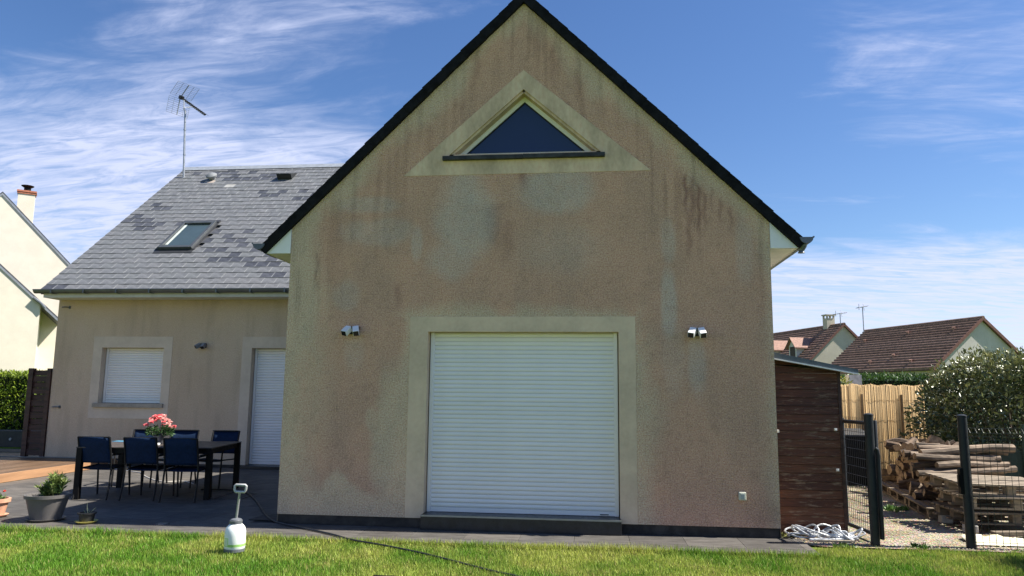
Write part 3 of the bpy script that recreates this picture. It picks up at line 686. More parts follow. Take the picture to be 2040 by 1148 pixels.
wall_lamp((-4.34, D, 2.485), 'grey twin spot wall lamp between the wing window and wing door', lamp_g, (-1.0, .1))
sk = empty('wall_socket', (5.446, 0, .454), 'square pale outdoor wall socket low on the gable', 'socket')
b = MB(); b.box(5.405, 5.487, -.045, 0, .408, .500); b.build('housing', mat('socket_cream', (.52, .53, .44), .5, .05), sk, bevel=.010)
b = MB(); b.box(5.422, 5.470, -.052, -.044, .424, .484); b.build('flap', mat('socket_grey', (.38, .42, .38), .5, .05), sk, bevel=.004)

# ------------------------------------------------------------------ wooden deck
dk_x1, dk_x0, dk_y0, dk_y1 = -6.03, -10.4, -.2, 6.6
deck = empty('wooden_deck', (-8, 3, 0), 'low reddish brown wooden deck beside the tiled terrace', 'deck')
wood_d = [mat('deck_board_%d' % i, c, .5, .18, 2., bump=.25, bscale=20, stretch=(6, .5, 6)) for i, c in enumerate([(.125, .075, .042), (.145, .086, .049), (.108, .063, .036), (.132, .082, .050)])]
x = dk_x1-.028
while x > dk_x0:
    b = MB(); b.box(x-.140, x, dk_y0, dk_y1 if x < WXL-.05 else D-.02, .118, .145+random.uniform(-.001, .001)); b.build('plank', random.choice(wood_d), deck, bevel=.003)
    x -= .146
b = MB(); b.box(dk_x1-.024, dk_x1, dk_y0, D-.02, .004, .149); b.build('fascia_board', mat('deck_fascia', (.33, .185, .10), .55, .1, 2., stretch=(6, .5, 6)), deck, bevel=.003)

# dark slatted screen at the corner of the wing
scr = empty('wooden_screen', (-7.95, 5.95, 0), 'dark brown horizontal slat screen at the corner of the wing', 'screen')
dw = mat('dark_screen_wood', (.060, .026, .018), .6, .25, 3., bump=.3, bscale=25, stretch=(1, 1, 6)); dw2 = mat('dark_screen_slat', (.050, .020, .015), .6, .3, 3., bump=.3, bscale=25, stretch=(.6, 1, 8))
b = MB(); b.box(-8.22, -8.11, 5.90, 6.0, .145, 1.99); b.build('post', dw, scr, bevel=.004)
b = MB(); b.box(-7.79, -7.70, 5.90, 6.0, .145, 1.99); b.build('post', dw, scr, bevel=.004)
for k in range(14):
    z = .17+k*.128; yy = 5.925+(.018 if k % 2 else 0)
    b = MB(); b.box(-8.108, -7.792, yy, yy+.02, z, z+.122-(.008 if k % 2 else 0)); b.build('slat', dw2, scr)

# ------------------------------------------------------------------ table and chairs
alu = mat('black_frame', (.005, .0045, .0045), .6, .1, spec=.2); top_m = mat('table_top', (.075, .062, .055), .4, .08, 4.)
ta = .16; T0 = Vector((-3.62, 1.37, 0)); e_ = Vector((math.cos(ta), math.sin(ta), 0)); n_ = Vector((-math.sin(ta), math.cos(ta), 0)); TLn, TWd = 1.87, 1.34
tc = T0+e_*TLn/2+n_*TWd/2
tbl = empty('garden_table', tc, 'long black garden table with a brown top on the terrace', 'table')
b = MB(); b.obox(tc+Vector((0, 0, .733)), e_*(TLn/2+.03), n_*(TWd/2+.03), Vector((0, 0, .008))); b.build('table_top', top_m, tbl, bevel=.004)
for i in (0, 1):
    b = MB(); b.obox(tc+n_*(i*2-1)*(TWd/2-.02)+Vector((0, 0, .685)), e_*(TLn/2-.045), n_*.014, Vector((0, 0, .038))); b.build('apron', alu, tbl)
    b = MB(); b.obox(tc+e_*(i*2-1)*(TLn/2-.02)+Vector((0, 0, .685)), e_*.014, n_*(TWd/2-.045), Vector((0, 0, .038))); b.build('apron', alu, tbl)
    for j in (0, 1):
        c = tc+e_*(i*2-1)*(TLn/2-.015)+n_*(j*2-1)*(TWd/2-.015)
        b = MB(); b.obox(c+Vector((0, 0, .3625)), e_*.04, n_*.04, Vector((0, 0, .3615))); b.build('leg', alu, tbl, bevel=.005)

sling = mat('blue_sling', (.007, .026, .075), .75, .12, 30., trans=.3, spec=.3)
frame_c = mat('chair_frame', (.010, .010, .011), .55, .1, spec=.3)
def make_chair():
    r = empty('garden_chair', (0, 0, 0), 'x', 'chair', 'blue mesh garden chairs around the table'); W2 = .235
    for s_ in (-1, 1):
        x = s_*W2
        b = MB(); b.tube([(x, -.335, .885), (x, -.275, .66), (x*1.01, -.235, .45), (x*1.03, -.265, .2), (x*1.05, -.32, .0)], .0135, 8); b.build('leg', frame_c, r, smooth=True)
        b = MB(); b.tube([(x*1.05, .27, 0), (x*1.05, .245, .3), (x*1.05, .225, .55), (x*1.05, .19, .615), (x*1.05, .12, .635), (x*1.04, -.265, .625)], .0135, 8); b.build('leg', frame_c, r, smooth=True)
        b = MB(); b.bar((x*1.07, -.22, .643), (x*1.07, .17, .653), .042, .016); b.build('armrest', frame_c, r, bevel=.004)
        b = MB(); b.tube([(x, -.24, .43), (x, .22, .445)], .012, 8); b.build('seat_rail', frame_c, r)
    def sheet(prof, nm):
        V = []; F = []; nu = 9
        for (y, z) in prof:
            for k in range(nu):
                u = k/(nu-1)*2-1; sag = .012*(1-u*u); V.append((u*(W2-.008), y-(sag if nm == 'backrest' else 0), z-(sag if nm == 'seat' else 0)))
        for i in range(len(prof)-1):
            for k in range(nu-1): F.append((i*nu+k, i*nu+k+1, (i+1)*nu+k+1, (i+1)*nu+k))
        b = MB(); b.add(V, F); o = b.build(nm, sling, r, smooth=True); md = o.modifiers.new('thick', 'SOLIDIFY'); md.thickness = .004
        return o
    sheet([(-.338, .885), (-.30, .76), (-.275, .66), (-.255, .55), (-.250, .515)], 'backrest')
    sheet([(-.215, .43), (-.1, .432), (.1, .438), (.21, .445), (.235, .43)], 'seat')
    b = MB(); b.tube([(-W2, -.337, .883), (W2, -.337, .883)], .0115, 8); b.build('top_rail', frame_c, r)
    b = MB(); b.tube([(-W2, .225, .44), (W2, .225, .44)], .0115, 8); b.build('stretcher', frame_c, r)
    return r
ch0 = make_chair()
spots = [(-3.40, 1.67, .06, 'blue mesh garden chair at the left end of the near side of the table'),
         (-2.70, 1.68, .07, 'blue mesh garden chair in the middle of the near side of the table'),
         (-2.07, 1.62, .12, 'blue mesh garden chair at the right end of the near side of the table'),
         (-3.79, 3.05, math.pi+.12, 'blue mesh garden chair at the left end of the far side, behind the flowers'),
         (-3.13, 3.06, math.pi+.10, 'blue mesh garden chair in the middle of the far side of the table'),
         (-2.44, 3.08, math.pi-.02, 'blue mesh garden chair at the right end of the far side, near the wing door')]
for i, (x, y, rz, lab) in enumerate(spots):
    o = ch0 if i == 0 else copy_tree(ch0)
    o.location = (x, y, 0); o.rotation_euler = (0, 0, rz); o['label'] = lab

# flowers on the table
def leaf_cloud(pts, nrm, size, width, R, bend=.25):
    """pointed two-triangle-pair leaves; pts N,3 base points, nrm N,3 pointing directions"""
    n = len(pts); d = nrm/np.linalg.norm(nrm, axis=1, keepdims=True); q = R.normal(size=(n, 3)); s = np.cross(d, q); s /= np.linalg.norm(s, axis=1, keepdims=True); u = np.cross(s, d)
    L = size[:, None]; Wd = width[:, None]
    V = np.empty((n, 4, 3)); V[:, 0] = pts; V[:, 1] = pts+d*L*.5+s*Wd*.5+u*L*bend*.3; V[:, 2] = pts+d*L-u*L*bend*.25; V[:, 3] = pts+d*L*.5-s*Wd*.5+u*L*bend*.3
    F = np.array([(0, 1, 2), (0, 2, 3)])[None]+np.arange(n)[:, None, None]*4
    return V.reshape(-1, 3), F.reshape(-1, 3)
leaf_m = attr_mat('leaf', .45, speck=0, spec=.4, trans=.25); petal_m = attr_mat('petal', .6, speck=0, spec=.2, trans=.3)
def pot(name, label, c, r0, r1, h, m, saucer_m, rim=.02, cat='plant pot'):
    c = Vector(c); r = empty(name, c, label, cat)
    b = MB(); z = .022 if saucer_m else 0
    b.lathe([(r0, z), (r0+(r1-r0)*.5, z+h*.5), (r1-.008, z+h-rim*1.6), (r1+.012, z+h-rim*1.5), (r1+.014, z+h), (r1-.012, z+h), (r1-.02, z+h-.03), (r1-.03, z+h-.05)], c, 28)
    b.build('pot', m, r, smooth=True)
    b = MB(); b.lathe([(r1-.025, z+h-.045), (0.001, z+h-.035)], c, 20); b.build('soil', mat('soil', (.025, .018, .013), 1., .3, 30, bump=.8), r)
    if saucer_m:
        b = MB(); b.lathe([(r0+.01, .001), (r0+.045, .022), (r0+.05, .03), (r0+.038, .03), (r0+.005, .010)], c, 28); b.build('saucer', saucer_m, r, smooth=True)
    return r, c.z+z+h
vp, zt = pot('flower_pot', 'grey pot of pink flowers standing on the garden table', (-2.87, 2.14, .742), .055, .075, .13, mat('pot_bluegrey', (.085, .09, .11), .4, .1), None, .012, 'flowers')
R = np.random.default_rng(4); n = 520
th = R.uniform(0, 6.28, n); ph = R.uniform(-.1, 1, n); rad = .17*R.random(n)**.5
P0 = np.stack([-2.87+rad*np.cos(th), 2.14+rad*np.sin(th), zt+.02+.14*ph*(1-.4*(rad/.17)**2)], 1); N0 = np.stack([np.cos(th), np.sin(th), R.uniform(-.6, .6, n)], 1)
Vv, Fv = leaf_cloud(P0, N0, R.uniform(.04, .075, n), R.uniform(.015, .028, n), R)
np_obj('foliage', Vv, Fv, leaf_m, np.repeat(np.array([.030, .075, .022])*R.uniform(.6, 1.6, (n, 1)), 4, axis=0), vp)
for k in range(30):
    a = R.uniform(0, 6.28); q = R.random()**.5; rr_ = .20*q
    c = Vector((-2.87+rr_*math.cos(a), 2.14+rr_*math.sin(a), zt+.12+.16*(1-q*q)+R.uniform(-.03, .03)))
    npet = 12; pa = np.arange(npet)/5*6.283+R.uniform(0, 1, npet); dirs = np.stack([np.cos(pa), np.sin(pa), R.uniform(-.1, .8, npet)], 1)+np.array([math.cos(a)*.5*q, math.sin(a)*.5*q-.3, .2])
    Vv, Fv = leaf_cloud(np.repeat(np.array([c]), npet, 0), dirs, R.uniform(.036, .052, npet), R.uniform(.036, .05, npet), R, .5)
    base = np.array([.88, .20, .22]) if R.random() < .5 else np.array([.90, .50, .46])
    np_obj('blossom', Vv, Fv, petal_m, np.repeat(np.clip(base*R.uniform(.75, 1.15, (npet, 1))+R.uniform(0, .12, (npet, 1)), 0, 1), 4, axis=0), vp)
mg = empty('magazine', (-3.66, 2.42, .7415), 'light blue magazine lying on the left of the table', 'magazine')
b = MB(); b.box(-3.78, -3.55, 2.34, 2.50, .742, .752); b.build('pages', mat('paper', (.7, .7, .68), .8, .03), mg)
b = MB(); b.box(-3.782, -3.548, 2.338, 2.502, .7525, .755); b.build('cover', mat('cover_blue', (.10, .33, .50), .5, .1, 12.), mg)
b = MB(); b.box(-2.93, -2.76, 1.86, 2.0, .742, .768); o = b.build('paper_napkins', mat('napkin', (.74, .74, .74), .8, .03), bevel=.004, loc=(-2.85, 1.93, .742)); tag(o, 'stack of white paper napkins in front of the flowers', 'napkins')

# ------------------------------------------------------------------ pots on the terrace
R = np.random.default_rng(9)
def rosette(parent, c, n, size, width, spread, tint, droop=0.):
    th = R.uniform(0, 6.28, n); el = R.uniform(.15, 1.35, n); d = np.stack([np.cos(th)*np.cos(el), np.sin(th)*np.cos(el), np.sin(el)-droop], 1)
    P0 = np.array([c])+np.stack([R.normal(0, spread, n), R.normal(0, spread, n), np.zeros(n)], 1)
    Vv, Fv = leaf_cloud(P0, d, R.uniform(size*.7, size, n), np.full(n, width)*R.uniform(.8, 1.2, n), R, .12)
    return Vv, Fv, np.repeat(np.array(tint)*R.uniform(.6, 1.5, (n, 1)), 4, axis=0)
def merge(lst):
    V = []; F = []; T = []; o = 0
    for v, f, t in lst: V.append(v); F.append(f+o); T.append(t); o += len(v)
    return np.concatenate(V), np.concatenate(F), np.concatenate(T)
pg, zt = pot('plant_pot', 'large grey plastic pot with a leafy oleander on the terrace edge', (-2.79, -.26, 0), .168, .238, .285, mat('grey_plastic', (.115, .108, .105), .5, .06, 4.), mat('grey_plastic', (.115, .108, .105)), .024)
stems = []; leaves = []
for k in range(22):
    a = R.uniform(0, 6.28); q = R.uniform(0, .11); bx, by = -2.74+q*math.cos(a)*1.3, -.26+q*math.sin(a); hgt = R.uniform(.05, .17)+.07*(bx > -2.74)
    tip = np.array([bx+R.uniform(-.05, .05), by+R.uniform(-.05, .05), zt-.03+hgt]); base = np.array([bx*.7-2.74*.3, by*.7-.26*.3, zt-.05])
    stems.append((base, tip))
    for j in range(4):
        leaves.append(rosette(pg, base+(tip-base)*(.3+.233*j), 10, .10, .017, .006, (.085, .135, .035) if j < 3 else (.19, .24, .07)))
Vv, Fv, Tt = merge(leaves); np_obj('foliage', Vv, Fv, leaf_m, Tt, pg)
b = MB(); [b.tube([s0, s1], .005, 5) for s0, s1 in stems]; tag(b.build('stems', mat('stem_green', (.10, .12, .04), .7), pg), kind='stuff')
ps_, zt = pot('plant_pot', 'small black pot with a thin aloe on a yellow saucer', (-2.185, -.37, 0), .075, .092, .105, mat('black_plastic', (.018, .019, .021), .5, .1), mat('yellow_saucer', (.55, .48, .12), .5, .08), .012)
Vv, Fv, Tt = merge([rosette(ps_, (-2.185, -.37, zt-.04), 9, .13, .014, .012, (.16, .20, .14)), rosette(ps_, (-2.15, -.38, zt-.03), 3, .20, .012, .01, (.22, .25, .19), .45)]); np_obj('foliage', Vv, Fv, leaf_m, Tt, ps_)
pt, zt = pot('plant_pot', 'terracotta pot with a red flower at the left edge of the terrace', (-3.54, -.15, 0), .085, .13, .20, mat('terracotta', (.58, .31, .20), .8, .1, 6.), mat('terracotta', (.5, .27, .18)), .03)
Vv, Fv, Tt = merge([rosette(pt, (-3.54+.05*math.cos(k), -.15+.05*math.sin(k), zt-.03), 16, .11, .022, .02, (.10, .17, .05)) for k in range(6)]); np_obj('foliage', Vv, Fv, leaf_m, Tt, pt)
Vv, Fv, Tt = rosette(pt, (-3.44, -.17, zt+.085), 10, .032, .026, .004, (.70, .10, .07)); np_obj('blossom', Vv, Fv, petal_m, Tt, pt)

# ------------------------------------------------------------------ pressure sprayer on the lawn
SP = Vector((.247, -1.56, -.005)); spr = empty('pressure_sprayer', SP, 'white pump sprayer bottle with grey handle standing on the lawn', 'sprayer')
bm_ = bpy.data.materials.new('translucent_bottle'); bm_.use_nodes = True; bm_.node_tree.nodes.clear(); g = NT(bm_.node_tree)
P = g.n('ShaderNodeBsdfPrincipled'); out = g.n('ShaderNodeOutputMaterial'); co = g.n('ShaderNodeTexCoord').outputs['Object']; q = g.n('ShaderNodeSeparateXYZ', {0: co})
zc = q.outputs[2]; an_ = g.m('ARCTAN2', q.outputs[0], g.m('MULTIPLY', q.outputs[1], -1.))
band = g.m('MULTIPLY', g.m('GREATER_THAN', zc, .058), g.m('LESS_THAN', zc, .083)); band = g.m('MULTIPLY', band, g.m('GREATER_THAN', an_, -.25))
inb = g.m('MULTIPLY', g.m('MULTIPLY', g.m('GREATER_THAN', zc, .062), g.m('LESS_THAN', zc, .142)), g.m('MULTIPLY', g.m('GREATER_THAN', an_, -1.25), g.m('LESS_THAN', an_, -.22)))
inn = g.m('MULTIPLY', g.m('MULTIPLY', g.m('GREATER_THAN', zc, .068), g.m('LESS_THAN', zc, .136)), g.m('MULTIPLY', g.m('GREATER_THAN', an_, -1.18), g.m('LESS_THAN', an_, -.29)))
frm = g.m('SUBTRACT', inb, g.m('MULTIPLY', inn, .62))
c = g.mix(g.m('MAXIMUM', band, frm, clamp=True), (.80, .84, .82), (.36, .62, .20))
g.set(P.inputs['Base Color'], c); P.inputs['Roughness'].default_value = .35; P.inputs['Subsurface Weight'].default_value = .25; P.inputs['Subsurface Radius'].default_value = (.03, .03, .03); P.inputs['Subsurface Scale'].default_value = .6
bm_.node_tree.links.new(P.outputs[0], out.inputs[0])
spg = mat('sprayer_grey', (.12, .13, .145), .45, .08)
b = MB(); b.lathe([(.095, .034), (.101, .05), (.101, .16), (.099, .20), (.088, .235), (.068, .258), (.056, .268)], SP, 32); b.build('bottle', bm_, spr, smooth=True)
b = MB(); b.lathe([(.090, 0), (.099, .006), (.100, .034), (.094, .0345)], SP, 32); b.build('base', spg, spr, smooth=True)
b = MB(); b.lathe([(.052, .266), (.060, .270), (.062, .300), (.056, .302), (.052, .312), (.030, .320), (.018, .322)], SP, 24); b.build('collar', spg, spr, smooth=True)
hd_ = SP+Vector((.026, 0, .64))
b = MB(); b.tube([SP+Vector((.0, 0, .31)), SP+Vector((.021, 0, .575))], .012, 10); b.build('pump_rod', mat('rod_grey', (.36, .37, .39), .3, .05, metal=.5), spr, smooth=True)
b = MB(); b.tube([hd_+Vector((-.050, 0, -.065)), hd_+Vector((-.062, 0, -.045)), hd_+Vector((-.060, 0, -.008)), hd_+Vector((-.048, 0, .003)), hd_+Vector((.048, 0, .003)), hd_+Vector((.060, 0, -.008)), hd_+Vector((.056, 0, -.045)), hd_+Vector((.044, 0, -.065)), hd_+Vector((-.050, 0, -.065))], .0125, 8); b.build('handle', mat('handle_grey', (.42, .43, .44), .4, .05), spr, smooth=True)
b = MB(); b.tube([SP+Vector((.055, -.05, .262)), SP+Vector((.062, -.066, .22))], .008, 8); b.build('nozzle', white_pvc, spr)

# hoses
def smooth_path(pts, n=8):
    p = [Vector(q) for q in pts]; out_ = []
    for i in range(len(p)-1):
        a, b_, c, d = p[max(i-1, 0)], p[i], p[i+1], p[min(i+2, len(p)-1)]
        for k in range(n):
            t = k/n; out_.append(.5*((2*b_)+(c-a)*t+(2*a-5*b_+4*c-d)*t*t+(3*b_-a-3*c+d)*t**3))
    return out_+[p[-1]]
hp = [(-2.4, 2.62), (-1.95, 2.66), (-1.551, 2.417), (-1.007, 1.601), (-.641, .967), (-.33, .43), (-.11, .12), (.157, -.12), (.487, -.34), (.895, -.62), (1.228, -.90), (1.606, -1.09), (2.036, -1.34), (2.446, -1.63), (2.876, -1.96), (3.3, -2.25), (3.9, -2.8)]
hp = [(x, y, .014 if y > -.86 else .016-.022*min(1, (-.86-y))) for x, y in hp]
b = MB(); b.tube(smooth_path(hp), .0105, 8); o = b.build('garden_hose', mat('black_hose', (.022, .022, .022), .38, .1), smooth=True, loc=(-.11, .12, 0)); tag(o, 'black garden hose running from the table across paving onto the lawn', 'hose')
cp = [(-5.6, 5.2), (-4.8, 4.75), (-4.63, 4.55), (-4.2, 4.05), (-3.8, 3.65), (-3.5, 3.5), (-3.25, 3.6), (-2.9, 3.3)]
b = MB(); b.tube(smooth_path([(x, y, .009) for x, y in cp]), .0085, 6); o = b.build('white_cable', mat('white_cable', (.62, .60, .55), .5, .05), smooth=True, loc=(-4, 4, 0)); tag(o, 'thin white cable lying in a curve on the tiles behind the table', 'cable')
b = MB(); b.tube(smooth_path([(-9, 5.55, .155), (-8.3, 5.75, .155), (-7.9, 5.66, .155), (-7.5, 5.75, .155), (-6.9, 5.7, .155), (-6.1, 5.6, .16), (-5.9, 5.55, .012), (-5.3, 5.5, .012)]), .011, 6); o = b.build('grey_cable', mat('grey_cable', (.20, .19, .17), .5, .05), smooth=True, loc=(-7, 5.7, .15)); tag(o, 'dark grey cable lying along the foot of the wing wall', 'cable')
# hatch frame, black corner patch and recessed floor lamp
hq = [Vector(p) for p in ((-1.735, 1.74, .004), (-1.335, 1.80, .004), (-1.39, 2.42, .004), (-1.79, 2.44, .004))]
hr = empty('floor_hatch', (-1.56, 2.1, 0), 'square inspection hatch outlined in black on the shaded tiles', 'hatch')
for k in range(4):
    b = MB(); b.bar(hq[k], hq[(k+1) % 4], .018, .006); b.build('frame_bar', granite, hr)
b = MB(); b.prism([(-.42, .14, .002), (-.40, .50, .002), (-.22, .53, .002), (-.02, .53, .002), (-.02, .14, .002)], (0, 0, .008)); o = b.build('black_floor_patch', mat('rubber', (.012, .012, .013)), loc=(-.2, .3, 0)); tag(o, 'thin black patch at the left foot of the gable', 'mat')  # thin flat black polygon laid on the tiles, in the gasket's black material
fl = empty('floor_lamp', (-1.29, -.27, 0), 'round recessed lamp set into the paving by the lawn', 'floor lamp')
b = MB(); b.lathe([(.075, .001), (.075, .006), (.055, .008)], (-1.29, -.27, 0), 24); b.build('ring', mat('steel', (.45, .45, .45), .3, .05, metal=.9), fl)
b = MB(); b.lathe([(.054, .004), (.03, .009), (.001, .011)], (-1.29, -.27, 0), 20); b.build('lens', mat('lamp_glass', (.28, .28, .26), .15, .05), fl, smooth=True)

# ------------------------------------------------------------------ garden shed
shd = empty('garden_shed', (6.27, .8, 0), 'brown weatherboard lean-to shed against the right side of the house', 'shed')
bw = []
for i, c in enumerate([(.125, .040, .016), (.100, .030, .012), (.145, .050, .020), (.090, .028, .012)]):
    m = bpy.data.materials.new('shed_board_%d' % i); m.use_nodes = True; m.node_tree.nodes.clear(); g = NT(m.node_tree)
    P = g.n('ShaderNodeBsdfPrincipled'); out = g.n('ShaderNodeOutputMaterial'); co = g.n('ShaderNodeTexCoord').outputs['Object']
    oi = g.n('ShaderNodeObjectInfo').outputs['Random']; off = g.n('ShaderNodeCombineXYZ', {0: g.m('MULTIPLY', oi, 37.), 1: 0., 2: g.m('MULTIPLY', oi, 11.)}).outputs[0]
    cv = g.mapv(g.vm('ADD', co, off), (1, 1, 14))
    n_a = g.noise(cv, 4, 6., .65, .8); n_b = g.noise(g.mapv(cv, (2, 1, 1)), 3, 6., .7)
    cc = g.mix(g.ramp(n_a, .3, .7), tuple(q*.55 for q in c), c)
    cc = g.mix(g.ramp(n_b, .52, .68, 0., .85), cc, (.27, .185, .12))
    g.set(P.inputs['Base Color'], cc); P.inputs['Roughness'].default_value = .65
    g.set(P.inputs['Normal'], g.n('ShaderNodeBump', {'Strength': .4, 'Distance': .006, 'Height': n_a}).outputs[0]); m.node_tree.links.new(P.outputs[0], out.inputs[0]); bw.append(m)
sx0, sx1, sy = 5.90, 6.635, .30; nb = 21; bh = 2.02/nb
def shed_top(x): return 2.005-(x-5.92)*.185
for k in range(nb):
    z0, z1 = .02+k*bh, .02+(k+1)*bh-.004
    pts = [(sx0, z0), (sx1, z0), (sx1, min(z1, shed_top(sx1))), (sx0, min(z1, shed_top(sx0)))]
    if shed_top(sx1) < z0: xx = 5.92+(2.005-z0)/.185; pts = [(sx0, z0), (xx, z0), (sx0, min(z1, shed_top(sx0)))]
    b = MB(); n_ = len(pts)
    b.prism([(p[0], sy+(.0 if p[1] < z0+.01 else .010), p[1]) for p in pts], (0, .018, 0)); b.build('board', bw[random.randrange(4)], shd)
b = MB(); b.box(sx1+.001, sx1+.035, sy-.006, sy+.05, 0, shed_top(sx1)); b.build('corner_post', mat('dark_screen_wood', (.05, .02, .01)), shd)
b = MB(); b.box(sx0, sx1-.002, sy+.03, 3.4, 0, 1.80); b.build('carcass', mat('shed_inner', (.05, .028, .018), .8, .2), shd)
b = MB(); b.prism([(5.87, .16, 2.02), (6.83, .16, 1.845), (6.83, .16, 1.885), (5.87, .16, 2.085)], (0, 3.3, 0)); rs = b.build('roof', mat('shed_roof_grey', (.10, .12, .14), .5, .1, metal=.3), shd)
b = MB(); b.prism([(5.87, .150, 2.003), (6.83, .150, 1.828), (6.83, .150, 1.842), (5.87, .150, 2.018)], (0, .06, 0)); b.build('edge_trim', mat('bright_aluminium', (.75, .76, .78), .3, .03, metal=.2), rs)
for z in (.72, 1.18): 
    b = MB(); b.box(6.57, 6.60, sy-.02, sy-.001, z, z+.03); b.tube([(6.585, sy-.02, z+.01), (6.585, sy-.04, z+.01)], .008, 6); b.build('hook', white_pvc, shd)

# tangled pale hose at the foot of the shed
R = random.Random(3); pts = []
for k in range(64):
    t = k/63; a = k*1.15
    cx = 6.08+.52*(.5+.5*math.sin(k*.21+.6)); ra = .08+.05*R.random()
    pts.append((cx+ra*math.cos(a)*1.5, .10+ra*math.sin(a)*.75, .015+.13*abs(math.sin(k*.83))*R.random()))
pts += [(6.15, -.06, .014), (6.3, -.05, .014), (6.55, .02, .014), (6.70, .05, .014)]
b = MB(); b.tube(smooth_path(pts, 7), .0105, 7); o = b.build('tangled_hose', mat('pale_hose', (.50, .52, .55), .35, .25, 9.), smooth=True, loc=(6.3, .1, 0)); tag(o, 'tangled pale grey hose heaped at the foot of the shed', 'hose')
b = MB(); b.box(6.22, 6.62, -.075, -.035, -.012, .012); o = b.build('timber_offcut', mat('grey_timber', (.30, .26, .20), .8, .2, 5., stretch=(1, 6, 6)), loc=(6.42, -.05, 0)); tag(o, 'thin grey timber offcut on the gravel before the tangled hose', 'timber')

# ------------------------------------------------------------------ gate and wire fence
def mesh_panel(a, b_, z0, z1, dv, dh, r=.0026):
    a, b_ = Vector(a), Vector(b_); L = (b_-a).length; u = (b_-a)/L; m = MB()
    for k in range(int(L/dv)+1):
        p = a+u*k*dv; m.tube([p+Vector((0, 0, z0)), p+Vector((0, 0, z1))], r, 4)
    z = z0
    while z <= z1+.001: m.tube([a+Vector((0, 0, z)), b_+Vector((0, 0, z))], r*1.15, 4); z += dh
    return m
gt_ = empty('garden_gate', (6.87, -.13, 0), 'dark grey metal gate with wire mesh standing open by the shed', 'gate')
ga, gb = Vector((6.885, -.10, 0)), Vector((6.80, .74, 0))
def rpost(x, y, z0, z1, r, name, par):
    b = MB(); b.tube([(x, y, z0), (x, y, z1), (x, y, z1+.008)], [r, r, r*.8], 14); return b.build(name, dark_metal, par, smooth=True)
rpost(ga.x, ga.y, .05, 1.31, .026, 'stile', gt_); rpost(gb.x, gb.y, .05, 1.31, .026, 'stile', gt_)
b = MB(); b.tube([ga+Vector((0, 0, 1.28)), gb+Vector((0, 0, 1.28))], .022, 10); b.build('rail', dark_metal, gt_); b = MB(); b.tube([ga+Vector((0, 0, .07)), gb+Vector((0, 0, .07))], .022, 10); b.build('rail', dark_metal, gt_)
tag(mesh_panel(ga, gb, .07, 1.34, .05, .10).build('wire_mesh', dark_metal, gt_), kind='stuff')
b = MB(); b.tube([(6.868, -.20, .06), (6.872, -.20, .95), (6.868, -.195, 1.0), (6.845, -.19, 1.02)], .019, 10); b.build('drop_bolt', dark_metal, gt_, smooth=True)
pA = empty('gate_post', (6.80, -.17, 0), 'round dark grey gate post nearest the shed', 'post', 'round gate posts'); rpost(6.80, -.17, -.03, 1.375, .047, 'shaft', pA); b = MB(); b.lathe([(.050, 1.37), (.050, 1.385), (.02, 1.397), (.001, 1.398)], (6.80, -.17, 0), 14); b.build('cap', dark_metal, pA, smooth=True)
pB = empty('gate_post', (7.785, -.14, 0), 'round dark grey gate post in front of the firewood', 'post', 'round gate posts'); rpost(7.785, -.14, -.03, 1.375, .047, 'shaft', pB); b = MB(); b.lathe([(.050, 1.37), (.050, 1.385), (.02, 1.397), (.001, 1.398)], (7.785, -.14, 0), 14); b.build('cap', dark_metal, pB, smooth=True)
b = MB(); b.box(7.71, 7.745, -.17, -.11, .55, .82); b.box(7.70, 7.712, -.16, -.12, .62, .75); b.build('lock_plate', alu, pB)
fn = empty('wire_fence', (9, -.14, 0), 'dark green rigid wire fence panel right of the gate', 'fence')
wf = MB()
fx = 7.84
while fx < 10.4:
    wf.tube([(fx, -.14, -.02), (fx, -.14, 1.16), (fx, -.185, 1.20), (fx, -.14, 1.25)], .0025, 4); fx += .068
for z in (.05, .25, .45, .50, .70, .90, 1.0, 1.16, 1.25): wf.tube([(7.83, -.14, z), (10.4, -.14, z)], .003, 4)
wf.tube([(7.83, -.185, 1.20), (10.4, -.185, 1.20)], .003, 4)
tag(wf.build('wire_mesh', mat('wire_green', (.02, .035, .03), .45, .1), fn), kind='stuff')
rpost(10.42, -.14, -.03, 1.35, .03, 'post', fn)

# ------------------------------------------------------------------ firewood, pallets
bark_m = mat('bark', (.115, .078, .052), .95, .35, 9., bump=1., bscale=35, stretch=(.4, 1.5, 1.5)); bark2 = mat('bark_pale', (.225, .17, .125), .95, .38, 9., bump=1., bscale=30, stretch=(.3, 1.5, 1.5)); cut_m = mat('cut_wood', (.30, .215, .135), .8, .25, 14., bump=.4)
def log_mesh(L, r, split, seed, bm=bark_m):
    R = random.Random(seed); b = MB(); n = 9
    if split:
        ang = [0.25+2.3*k/5 for k in range(6)]; prof = [(0, 0)]+[(r*1.3*math.cos(a)*R.uniform(.9, 1.1), r*1.3*math.sin(a)*R.uniform(.9, 1.1)) for a in ang]
    else: prof = [(r*math.cos(6.283*k/n)*R.uniform(.88, 1.1), r*math.sin(6.283*k/n)*R.uniform(.88, 1.1)) for k in range(n)]
    m = len(prof); vs = []; seg = 4
    for i in range(seg+1):
        oy, oz = R.uniform(-.3, .3)*r, R.uniform(-.3, .3)*r; sc = R.uniform(.92, 1.06)
        vs += [(L*(i/seg-.5), p[0]*sc+oy, p[1]*sc+oz-(r*.5 if split else 0)) for p in prof]
    for i in range(seg):
        for k in range(m):
            a, c = i*m+k, i*m+(k+1) % m
            b.f.append((a, c, c+m, a+m)); b.mi.append(1 if split and (k == 0 or k == m-1) else 0)
    b.v = vs; b.f += [tuple(range(m))[::-1], tuple(range(seg*m, seg*m+m))]; b.mi += [1, 1]
    return b.mesh('firewood_log', [bm, cut_m], False)
wr_ = random.Random(12)
